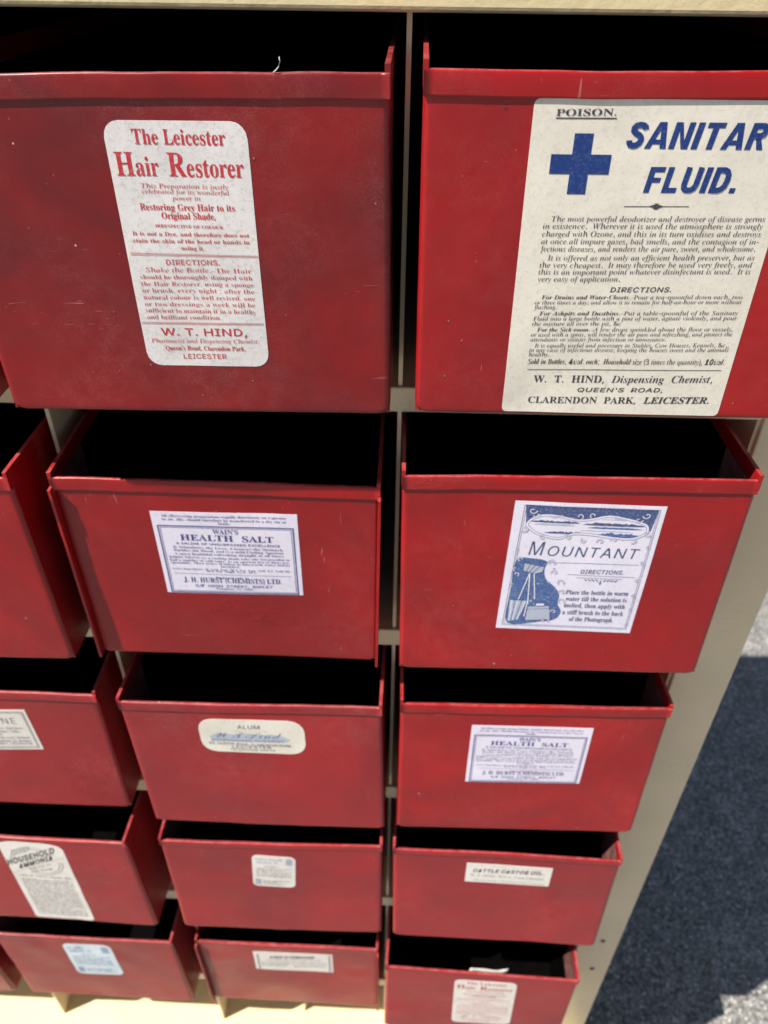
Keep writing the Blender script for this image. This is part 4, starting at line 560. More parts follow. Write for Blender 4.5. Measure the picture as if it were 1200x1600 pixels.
2,101,134,2,32,44,-4,-20,3,-16,11,-10,16,-4,23,2,19,7,18,9,18,12,16,15,14,15,11,18,7,16,3,16,-3,11,-6,7,-10,2,-12,-5,-20,-15,-17,-28,-15,-36,-10,-2,-18,1,-11,5,-8,7,-5,10,-2,13,3,12,10,12,17,9,-6,-17,-26,-22,-16,10,42,73,28,13,20,20,5,12,1,12,-2,10,-8,4,-12,-5,-11,-13,-11,-22,
2,103,149,3,50,38,-70,-26,3,-21,7,-13,12,-4,15,3,11,7,10,32,14,-13,12,-5,12,2,8,6,8,22,15,-18,17,-4,9,-2,11,3,16,7,14,11,12,15,10,16,6,18,3,26,-5,22,-12,29,0,-1,-14,-20,0,2,-6,0,-6,-2,-16,-8,-14,-12,-12,-14,-10,-18,-6,-19,-2,-17,1,-7,-5,-2,-6,3,-6,10,-4,22,-7,23,-9,17,-12,6,-10,2,-12,-2,-14,-8,-13,-12,-10,-15,-8,-19,-5,14,58,62,8,2,8,7,14,23,4,29,-2,11,-4,8,-8,2,-9,-2,-8,-8,-13,-23,-5,-29,1,-11,6,-7,14,42,-58,16,2,12,5,8,9,3,9,-3,9,-9,8,-39,14,-14,-8,-10,-10,-2,-11,2,-11,9,-8,12,-6,
2,104,178,1,45,105,-4,-13,2,-7,8,-3,14,4,22,11,34,11,35,4,12,-2,5,-5,2,-13,-4,-12,-12,-14,-22,-20,-42,-14,-50,-42,0,51,187,3,13,1,6,-3,8,-13,2,-5,0,0,10,31,2,39,7,-36,-137,18,26,16,17,16,11,18,3,14,-3,8,-8,4,-14,-3,-18,-8,-27,-16,-47,-1,-6,-1,-4,1,-4,4,-2,10,6,15,21,7,-5,-18,-27,-18,-16,
2,105,97,2,16,66,186,-9,2,-7,4,-5,7,-1,9,1,8,5,8,7,4,9,2,8,-2,8,-4,4,-8,2,-8,-2,-9,-4,-7,-8,-4,25,24,-4,-10,2,-8,4,-4,8,-2,10,2,12,3,12,17,62,4,12,0,9,-3,7,-10,2,-3,0,0,8,34,6,31,5,-31,-113,-2,-14,2,-5,4,-2,10,6,13,18,7,-5,-18,-24,-18,-15,
2,107,162,1,40,102,-4,-14,3,-11,11,-9,22,-8,40,-12,-9,-16,-63,-42,0,51,187,3,13,1,6,-3,8,-13,2,-5,0,0,10,31,2,39,7,-41,-153,26,21,17,14,8,9,2,8,-3,6,-13,3,0,9,69,0,0,-9,-9,-2,-8,-3,-16,-11,-32,-27,6,-36,6,-24,6,-14,8,-5,10,5,8,16,8,-4,-14,-24,-14,-14,
2,108,86,1,24,20,-4,-10,1,-8,5,-6,8,-1,10,1,10,3,12,39,144,6,21,-4,7,-11,2,-3,0,0,9,66,10,-52,-192,-2,-9,-2,-7,2,-5,4,-2,10,6,14,18,6,-4,-26,-34,-12,-8,
2,109,262,1,63,190,-4,-12,2,-8,9,-2,14,4,21,10,35,12,34,2,13,-1,5,-5,1,-14,-6,-17,-17,-17,-31,-17,-45,-10,-31,-39,0,34,111,3,13,-2,5,-5,1,-8,-2,-10,-6,-20,-27,-20,-41,-15,-54,-40,0,28,106,4,14,1,7,-4,7,-10,2,-3,0,-1,8,68,11,-18,-59,18,26,18,18,16,12,18,3,14,-3,8,-8,3,-14,-3,-22,15,21,15,15,16,8,15,3,14,-3,9,-8,2,-14,-2,-18,-8,-26,-16,-48,-2,-5,0,-4,1,-5,4,-2,10,6,5,7,8,11,7,-6,-27,-33,-12,-9,
2,110,178,1,42,106,-4,-12,2,-8,8,-2,14,4,22,10,34,12,35,3,12,-2,5,-5,2,-12,-4,-12,-12,-14,-19,-20,-41,-15,-54,-40,0,28,106,4,14,1,7,-4,7,-10,2,-3,0,-1,8,68,11,-18,-59,18,26,18,18,16,12,18,3,14,-3,8,-8,3,-14,-3,-17,-8,-28,-18,-57,2,-4,4,-2,10,6,12,17,8,-5,-27,-34,-13,-8,
2,111,158,2,24,48,-4,-21,3,-17,11,-12,17,-3,22,2,19,6,18,9,18,12,16,14,14,16,12,16,6,18,3,22,-4,18,-11,11,-16,3,-22,-2,-18,-5,-19,-9,-18,-12,-17,-14,-14,-16,-11,-18,-7,18,52,6,8,3,7,6,14,22,11,29,8,30,3,24,-2,14,-5,8,-10,2,-8,-2,-8,-6,-14,-22,-11,-28,-7,-30,-4,-27,2,-13,6,-7,
2,112,165,2,36,-40,-70,0,10,14,3,8,9,3,12,39,150,2,12,-4,8,-14,2,0,9,34,5,30,5,-10,-34,18,19,16,11,18,4,14,-3,12,-8,6,-14,3,-18,-2,-20,-6,-20,-9,-20,-12,-18,-14,-16,-16,-12,-16,-8,-17,-2,-12,1,-11,6,-10,-37,-2,-14,2,-6,3,-4,16,-3,0,-9,15,51,8,9,2,8,6,14,20,13,26,9,28,3,22,-4,14,-9,5,-16,-7,-14,-20,-12,-33,-9,-32,-4,-20,3,-9,
2,114,130,1,28,-7,0,28,106,4,14,1,7,-4,7,-10,2,-3,0,-1,8,68,11,-19,-61,15,28,14,18,12,11,13,4,11,-3,6,-7,2,-13,-2,-10,-4,-7,-6,-5,-8,-1,-9,3,-8,7,-3,1,-12,-8,-14,-24,-16,-40,-15,-48,
2,115,126,1,47,46,-4,-32,6,-6,2,-6,-2,-6,-6,-8,2,8,56,10,-2,6,-24,11,-16,17,-5,12,2,6,7,2,10,-3,12,-9,15,-14,16,-14,23,-6,22,4,16,8,13,15,9,17,2,32,-5,3,-1,3,0,6,1,4,5,9,0,-7,-52,-10,2,-6,22,-10,14,-15,4,-13,-5,-6,-11,4,-12,10,-15,11,-13,9,-14,10,-16,3,-17,-1,-12,-6,-11,-7,-10,-10,-6,-12,-5,
2,116,92,1,28,15,-4,-13,2,-7,8,-3,14,1,6,1,9,28,101,-16,0,0,12,23,12,20,16,18,23,14,0,-14,-49,27,0,-4,-14,-27,0,-25,-84,-3,-14,-1,-10,1,-6,3,-2,11,7,15,21,8,-6,-14,-20,-14,-15,-14,-9,
2,117,178,1,42,23,-4,-14,2,-9,8,-2,14,2,18,8,27,11,41,4,21,-3,7,-10,2,-4,0,0,8,30,5,37,6,-33,-115,-2,-14,2,-4,4,-2,12,4,13,12,15,20,19,42,15,52,40,0,-32,-122,1,-4,3,-2,10,6,6,7,7,11,7,-6,-26,-34,-13,-8,-13,-2,-10,1,-7,5,-5,8,-2,10,6,32,-16,-26,-17,-17,-17,-11,
2,122,130,1,37,77,-26,-25,6,-24,14,-20,8,-12,-4,-8,-6,-4,1,-2,4,1,3,97,119,-42,0,-14,-1,-7,-6,-7,-13,-8,0,14,51,106,0,-95,-114,13,-6,10,-11,14,-23,6,-9,8,-3,4,1,2,3,0,3,-2,2,-4,8,0,5,4,12,14,4,10,-2,5,-6,2,-10,-3,-11,-6,-9,-12,-8,
4,39,103,1,4,39,159,-4,95,33,0,-4,-95,
4,44,94,1,4,19,-60,15,96,34,0,-26,-96,
4,46,94,1,16,48,-2,-9,2,-7,4,-6,8,-1,8,1,10,6,6,7,6,9,2,8,-2,8,-6,5,-6,1,-10,-1,-8,-5,-8,-8,-4,
4,47,124,1,4,118,266,-82,-304,-29,0,82,304,
4,48,226,2,24,114,-4,-27,4,-22,12,-17,19,-14,25,-8,33,-2,38,2,38,8,33,14,26,17,18,22,12,27,4,26,-4,22,-12,17,-18,13,-26,8,-33,2,-38,-2,-38,-8,-33,-12,-25,-18,-19,-22,-12,24,114,25,16,3,15,9,11,15,9,20,5,25,2,30,-2,30,-5,25,-9,20,-11,16,-15,8,-16,4,-18,-4,-14,-8,-12,-16,-8,-20,-6,-25,-2,-30,2,-30,6,-25,8,-20,12,-15,14,-9,
4,49,226,2,4,38,0,0,28,158,0,0,-28,8,138,254,0,-254,-32,0,0,224,-2,0,-61,-45,0,35,56,40,
4,50,226,1,37,32,0,0,24,85,90,24,27,15,23,4,22,-2,12,-4,12,-8,8,-10,6,-24,6,-14,-2,-12,-4,-10,-8,-6,-10,-5,-11,-1,-14,-31,0,3,21,7,19,13,15,16,12,19,8,21,2,22,-2,19,-8,15,-11,12,-15,8,-16,2,-20,-4,-27,-18,-29,-34,-40,-58,-60,0,-2,118,0,0,-28,
4,52,226,2,8,20,52,0,27,104,175,32,0,-102,-171,0,-1,152,0,0,-30,6,141,0,0,60,0,13,0,86,31,0,0,-159,
4,53,226,1,48,110,-4,-21,3,-19,7,-16,10,-12,14,-9,16,-3,19,31,0,3,-11,5,-10,17,-14,24,-5,15,1,13,6,11,9,8,11,5,14,2,15,-2,15,-5,14,-9,12,-10,9,-14,5,-15,2,-25,-4,-20,-11,-30,3,14,128,135,0,0,-28,-107,0,-9,-76,1,0,21,12,25,5,18,-2,15,-5,13,-7,12,-11,10,-12,8,-14,4,-16,2,-18,-4,-24,-8,-20,-12,-18,-18,-12,-20,-8,
4,55,226,1,8,48,0,114,224,0,2,-131,0,0,28,165,0,0,-30,-114,-224,
4,56,226,3,46,113,-4,-24,3,-21,7,-18,10,-13,15,-9,17,-2,20,2,15,4,15,8,12,10,10,12,8,14,4,0,2,-16,7,-14,13,-8,17,-3,19,3,18,7,17,12,13,16,11,19,7,21,2,21,-2,19,-7,15,-11,12,-13,8,-17,3,-18,-3,-19,-8,-17,-14,-13,-16,-7,0,-2,14,-4,12,-8,10,-10,8,-12,4,-15,2,-15,-2,-20,-9,-17,-13,-15,-18,-10,-20,-7,24,113,24,16,2,13,4,12,7,8,9,4,10,2,14,-2,12,-5,12,-9,10,-10,8,-14,4,-15,2,-15,-2,-14,-4,-10,-8,-9,-10,-5,-12,-2,-12,2,-14,4,-10,8,-9,12,-7,14,-4,20,113,145,24,5,9,6,8,9,4,11,2,12,-2,12,-4,10,-7,8,-9,6,-25,6,-25,-6,-8,-6,-8,-8,-4,-10,-2,-12,2,-12,4,-11,8,-9,9,-6,
4,65,240,2,12,8,0,92,254,38,0,94,-254,-34,0,-54,151,-12,35,-16,53,6,0,-16,-53,-10,-35,-54,-151,4,55,71,0,29,130,0,0,-29,
4,66,228,3,26,30,0,0,254,90,0,24,-2,20,-6,16,-12,10,-13,7,-16,2,-18,-1,-15,-4,-12,-16,-17,-20,-9,0,-3,12,-3,12,-6,10,-8,9,-12,6,-16,2,-18,-3,-18,-6,-16,-12,-14,-16,-11,-22,-7,-26,-2,13,62,28,60,0,26,4,17,8,9,12,4,16,-2,12,-5,12,-7,10,-11,7,-13,5,-16,2,-62,0,12,62,142,57,0,25,6,10,6,8,9,4,11,2,12,-3,16,-9,12,-14,9,-22,3,-58,0,
4,67,255,1,49,134,-4,-32,4,-27,12,-23,20,-17,26,-11,32,-4,37,4,37,11,32,17,26,23,20,27,12,32,4,36,-6,16,-7,15,-9,13,-12,10,-15,8,-17,4,-18,-32,0,-10,24,-16,16,-20,10,-24,4,-22,-3,-20,-9,-17,-14,-13,-20,-8,-25,-2,-30,2,-30,8,-25,14,-20,16,-14,20,-8,22,-4,24,4,20,10,16,17,10,23,32,0,-4,-18,-8,-16,-10,-15,-13,-12,-15,-9,-16,-8,-18,-4,
4,68,251,2,30,110,0,-62,0,0,28,60,0,28,4,23,8,18,15,13,19,7,25,3,29,-3,28,-7,24,-13,20,-17,14,-22,9,-28,3,-64,0,0,28,66,0,35,-4,29,-11,24,-19,16,-24,12,-32,3,-36,-3,-38,-12,-30,-17,-26,-23,-18,-30,-12,4,62,254,0,-254,-32,0,0,254,
4,69,210,1,12,30,0,0,254,156,0,0,-28,-124,0,0,-83,116,0,0,-29,-116,0,0,-86,126,0,0,-28,
4,70,205,1,10,30,0,0,254,154,0,0,-28,-122,0,0,-87,111,0,0,-29,-111,0,0,-110,
4,71,260,1,54,134,-4,-32,4,-28,12,-22,20,-18,26,-10,32,-4,37,4,37,10,32,18,26,22,20,28,12,30,4,20,-2,18,-4,17,-8,15,-10,12,-12,10,-14,8,-16,5,-18,-33,0,-10,22,-16,18,-20,10,-26,4,-21,-3,-19,-9,-17,-14,-13,-20,-8,-25,-2,-30,2,-30,8,-25,14,-20,16,-14,20,-8,22,-4,20,2,18,8,15,10,11,16,7,18,3,21,9,-1,-75,0,0,28,97,0,0,-28,-3,-30,-10,-24,-16,-21,-22,-15,-25,-10,
4,72,258,1,12,30,0,0,254,32,0,0,-110,134,0,0,110,32,0,0,-254,-32,0,0,116,-134,0,0,-116,
4,73,150,1,12,16,0,0,28,43,0,0,198,-43,0,0,28,118,0,0,-28,-42,0,0,-198,42,0,0,-28,
4,75,234,3,9,52,72,0,36,18,22,17,22,19,20,76,82,42,0,-108,-116,-2,0,7,30,0,0,254,32,0,0,-87,0,-55,0,-16,0,-96,4,186,0,-92,130,20,24,110,-154,
4,76,196,1,6,30,0,0,254,32,0,0,-226,118,0,0,-28,
4,77,314,1,40,30,0,0,254,46,0,62,-160,6,-14,6,-18,6,-20,5,-18,-7,0,5,18,6,18,6,19,5,15,62,160,46,0,0,-254,-32,0,0,146,0,18,0,20,1,22,1,22,2,0,-7,-24,-8,-22,-7,-21,-6,-15,-57,-146,-28,0,-58,146,-5,14,-8,20,-8,24,-8,24,4,0,0,-20,0,-22,1,-22,0,-18,0,-146,
4,78,262,1,24,30,0,0,254,38,0,104,-162,10,-16,12,-22,13,-26,-5,-1,-2,27,0,24,0,20,0,156,32,0,0,-254,-38,0,-93,145,-13,21,-14,24,-20,36,6,1,1,-35,1,-28,0,-18,0,-146,
4,79,266,2,24,134,-4,-32,4,-27,12,-23,20,-17,26,-11,32,-4,37,4,37,11,32,17,26,23,20,27,12,32,4,30,-4,28,-12,22,-20,18,-26,11,-32,3,-37,-3,-37,-11,-32,-18,-26,-22,-20,-28,-12,24,134,26,21,4,19,8,18,14,12,20,8,25,3,30,-3,30,-8,25,-12,20,-18,14,-19,9,-21,3,-22,-3,-20,-9,-16,-14,-14,-20,-8,-25,-2,-30,2,-30,8,-25,14,-20,16,-14,20,-8,
4,80,222,1,32,30,0,0,254,88,0,26,-2,22,-8,17,-13,12,-16,7,-19,2,-22,-2,-22,-7,-20,-12,-16,-17,-12,-22,-8,-26,-3,-64,0,0,28,62,0,18,2,14,5,11,8,7,11,5,13,1,14,-1,14,-5,13,-7,11,-11,8,-14,4,-18,2,-54,0,0,-226,
4,81,266,3,8,122,80,34,0,28,-38,8,-10,42,-56,-34,0,-27,38,-7,9,24,134,-4,-32,4,-27,12,-23,20,-17,26,-11,32,-4,37,4,37,11,32,17,26,23,20,27,12,32,4,30,-4,28,-12,22,-20,18,-26,11,-32,3,-37,-3,-37,-11,-32,-18,-26,-22,-20,-28,-12,24,134,26,21,4,19,8,18,14,12,20,8,25,3,30,-3,30,-8,25,-12,20,-18,14,-19,9,-21,3,-22,-3,-20,-9,-16,-14,-14,-20,-8,-25,-2,-30,2,-30,8,-25,14,-20,16,-14,20,-8,
4,82,224,2,32,30,0,0,254,88,0,27,-2,21,-8,18,-12,11,-16,7,-18,2,-22,-2,-22,-7,-18,-11,-16,-18,-12,-22,-6,-26,-3,-70,0,0,29,69,0,17,1,15,5,11,6,7,10,4,12,1,14,-1,14,-4,12,-7,10,-11,8,-15,4,-18,2,-54,0,0,-226,4,176,0,-61,114,37,0,62,-114,
4,83,224,1,66,112,-4,-26,2,-22,6,-18,12,-14,14,-9,18,-4,20,33,0,3,-13,7,-11,9,-8,12,-6,29,-6,16,2,15,4,13,7,8,9,6,11,3,13,-2,10,-5,10,-18,12,-26,9,-30,9,-28,10,-21,14,-13,19,-4,23,3,20,9,18,13,14,18,11,21,7,24,2,24,-2,20,-7,18,-11,12,-14,9,-16,3,-19,-32,0,-5,17,-12,12,-17,8,-22,4,-15,-2,-13,-4,-12,-6,-8,-9,-5,-10,-1,-11,2,-12,6,-9,18,-13,22,-8,26,-6,24,-8,24,-13,18,-20,4,-13,2,-16,-2,-20,-9,-18,-13,-15,-18,-11,-23,-8,
4,84,224,1,8,16,226,0,28,192,0,0,-28,-80,0,0,-226,-32,0,0,226,
4,85,258,1,30,130,-4,-28,3,-25,9,-20,14,-15,18,-9,22,-3,24,0,168,32,0,0,-165,2,-17,6,-16,10,-12,14,-10,16,-6,20,-2,19,2,17,6,12,10,10,12,6,16,2,17,0,165,32,0,0,-168,-2,-24,-10,-22,-14,-18,-20,-14,-24,-9,
4,87,343,1,32,78,0,-70,254,33,0,41,-156,6,-26,6,-25,4,-27,-4,0,6,27,6,25,6,26,41,156,37,0,41,-156,6,-26,6,-25,5,-27,-4,0,6,27,5,25,7,26,40,156,33,0,-70,-254,-37,0,-44,162,-8,34,-8,42,7,0,-7,-40,-9,-36,-44,-162,
4,88,237,1,28,9,0,99,142,0,-24,-94,136,38,0,37,-54,13,-20,10,-16,10,-18,-6,0,10,18,10,16,13,20,38,54,36,0,-93,-134,0,24,98,-144,-37,0,-45,64,-12,18,-9,16,-10,18,7,0,-10,-18,-9,-15,-12,-19,-45,-64,
4,89,236,1,14,102,0,0,104,-94,150,38,0,50,-82,15,-26,14,-31,-13,0,14,31,14,26,50,82,38,0,-94,-150,0,-104,
4,90,219,1,20,21,0,0,23,115,169,17,24,17,22,4,-11,-32,-1,-30,0,-92,0,0,28,178,0,0,-23,-114,-167,-17,-24,-19,-24,-3,11,31,1,31,0,93,0,0,-28,
]
GL = {}
_i = 0
while _i < len(FONT):            # set, character code, advance, contours; each contour: count, then steps in 1/500 em
    fk = 'bijcs'[FONT[_i]]
    ch, adv, nc = FONT[_i + 1:_i + 4]
    _i += 4
    cs = []
    for _ in range(nc):
        n = FONT[_i]
        _i += 1
        x = y = 0
        pts = []
        for _k in range(n):
            x += FONT[_i]
            y += FONT[_i + 1]
            _i += 2
            pts.append((x / 500, y / 500))
        cs.append(pts)
    GL[fk, chr(ch)] = (adv / 500, cs)

def _bowl(rx, ry, cx, cy):
    return [(cx + rx * abs(math.cos(t)) ** 0.85 * (1 if math.cos(t) >= 0 else -1), cy + ry * math.sin(t)) for t in [(-90 + 180 * i / 22) * math.pi / 180 for i in range(23)]]

GL['s', 'D'] = (0.502, [[(0.064, 0.0)] + _bowl(0.235, 0.254, 0.21, 0.254) + [(0.064, 0.508)], [(0.128, 0.452)] + _bowl(0.172, 0.198, 0.205, 0.254)[::-1] + [(0.128, 0.056)]])
# style: (outline set, weight offset, slant, cap height, letter spacing)
STY = {'b': ('b', 0.0, 0.0, 0.455, 0), 'r': ('b', -0.009, 0.0, 0.455, 0.005), 'i': ('i', 0.0, -0.15, 0.465, 0.012), 'n': ('s', 0.004, 0.1, 0.74, 0),
       'j': ('j', -0.003, -0.08, 0.451, 0), 'c': ('c', -0.008, 0.0, 0.418, 0), 's': ('s', 0.006, 0.0, 0.509, 0.02),
       'h': ('s', 0.028, 0.2, 0.509, 0.06), 'w': ('s', 0.008, 0.14, 0.509, 0.03), 't': ('s', -0.012, 0.0, 0.509, 0.08),
       'a': ('s', -0.003, 0.16, 0.509, 0.05), 'e': ('b', 0.004, 0.16, 0.455, 0.01)}
_tri = {}

def embolden(cs, off):
    """push every outline outwards (holes inwards) along its vertex normals"""
    if not off:
        return cs
    area = lambda q: sum(q[i - 1][0] * q[i][1] - q[i][0] * q[i - 1][1] for i in range(len(q)))
    big = max(cs, key=lambda q: abs(area(q)))
    sg = 1 if area(big) > 0 else -1
    out = []
    for q in cs:
        n = len(q)
        r = []
        for i in range(n):
            a, b, c = Vector(q[i - 1]), Vector(q[i]), Vector(q[(i + 1) % n])
            d1, d2 = (b - a).normalized(), (c - b).normalized()
            n1, n2 = Vector((d1.y, -d1.x)), Vector((d2.y, -d2.x))
            m_ = n1 + n2
            if m_.length < 0.2:
                m_ = n1
            m_ = m_.normalized()
            k = min(1.6, 1 / max(0.3, m_.dot(n1)))
            r.append(tuple(b + m_ * off * k * sg))
        out.append(r)
    return out

def glyph(sty, ch):
    key = (sty, ch)
    if key in _tri:
        return _tri[key]
    fk, off, sl_, cap, ls = STY[sty]
    if ch == '\u2014':
        k = cap
        _tri[key] = (0.62 * k, [(0.0, 0.30 * k), (0.60 * k, 0.30 * k), (0.60 * k, 0.36 * k), (0.0, 0.36 * k)], [(0, 1, 2, 3)])
        return _tri[key]
    src = GL.get((fk, ch)) or GL.get(('i' if fk in 'jc' else 's', ch)) or GL.get(('b', ch))
    if not src:
        _tri[key] = None
        return None
    adv, cs = src
    cu = bpy.data.curves.new('g', 'CURVE')
    cu.dimensions = '2D'
    cu.fill_mode = 'BOTH'
    for pts in embolden(cs, off):
        sp_ = cu.splines.new('POLY')
        sp_.points.add(len(pts) - 1)
        for k, (x, y) in enumerate(pts):
            sp_.points[k].co = (x, y, 0, 1)
        sp_.use_cyclic_u = True
    o = bpy.data.objects.new('g', cu)
    me = o.to_mesh()
    vv = [(q.co.x + sl_ * q.co.y, q.co.y) for q in me.vertices]
    ff = [tuple(p.vertices) for p in me.polygons]
    o.to_mesh_clear()
    bpy.data.objects.remove(o)
    bpy.data.curves.remove(cu)
    _tri[key] = (adv + ls, vv, ff)
    return _tri[key]

BLOCK = {   # heavy grotesque capitals: width, filled pieces, pen strokes (0..1 high)
 'S': (0.62, [], [[(0.56, 0.72), (0.53, 0.81), (0.44, 0.87), (0.31, 0.89), (0.19, 0.86), (0.125, 0.77), (0.14, 0.67), (0.23, 0.59), (0.38, 0.51), (0.47, 0.43), (0.50, 0.33), (0.47, 0.21), (0.38, 0.13), (0.27, 0.11), (0.16, 0.14), (0.10, 0.22), (0.08, 0.31)]]),
 'A': (0.74, [[(-0.03, 0), (0.19, 0), (0.46, 1), (0.26, 1)], [(0.55, 0), (0.77, 0), (0.52, 1), (0.32, 1)], [(0.17, 0.17), (0.60, 0.17), (0.57, 0.35), (0.21, 0.35)]], []),
 'N': (0.70, [[(0, 0), (0.21, 0), (0.21, 1), (0, 1)], [(0.49, 0), (0.70, 0), (0.70, 1), (0.49, 1)], [(0.10, 1), (0.24, 1), (0.60, 0), (0.46, 0)]], []),
 'I': (0.23, [[(0, 0), (0.23, 0), (0.23, 1), (0, 1)]], []),
 'T': (0.64, [[(0.21, 0), (0.43, 0), (0.43, 0.81), (0.21, 0.81)], [(0, 0.80), (0.64, 0.80), (0.64, 1), (0, 1)]], []),
 'R': (0.68, [[(0, 0), (0.22, 0), (0.22, 1), (0, 1)], [(0.27, 0.45), (0.46, 0.45), (0.68, 0), (0.45, 0)]], [[(0.1, 0.89), (0.40, 0.89), (0.50, 0.84), (0.545, 0.72), (0.50, 0.58), (0.40, 0.52), (0.1, 0.52)]]),
 'Y': (0.70, [[(0.24, 0), (0.46, 0), (0.46, 0.46), (0.24, 0.46)], [(-0.02, 1), (0.21, 1), (0.46, 0.42), (0.26, 0.38)], [(0.72, 1), (0.49, 1), (0.24, 0.42), (0.44, 0.38)]], []),
 'F': (0.58, [[(0, 0), (0.22, 0), (0.22, 1), (0, 1)], [(0.2, 0.80), (0.58, 0.80), (0.58, 1), (0.2, 1)], [(0.2, 0.40), (0.52, 0.40), (0.52, 0.59), (0.2, 0.59)]], []),
 'L': (0.56, [[(0, 0), (0.22, 0), (0.22, 1), (0, 1)], [(0.2, 0), (0.56, 0), (0.56, 0.2), (0.2, 0.2)]], []),
 'U': (0.68, [], [[(0.11, 1), (0.11, 0.32), (0.15, 0.19), (0.24, 0.12), (0.34, 0.105), (0.44, 0.12), (0.53, 0.19), (0.57, 0.32), (0.57, 1)]]),
 'D': (0.68, [[(0, 0), (0.22, 0), (0.22, 1), (0, 1)]], [[(0.1, 0.895), (0.34, 0.895), (0.46, 0.84), (0.54, 0.72), (0.57, 0.5), (0.54, 0.28), (0.46, 0.16), (0.34, 0.105), (0.1, 0.105)]]),
 '.': (0.22, [[(0, 0), (0.22, 0), (0.22, 0.2), (0, 0.2)]], []),
}

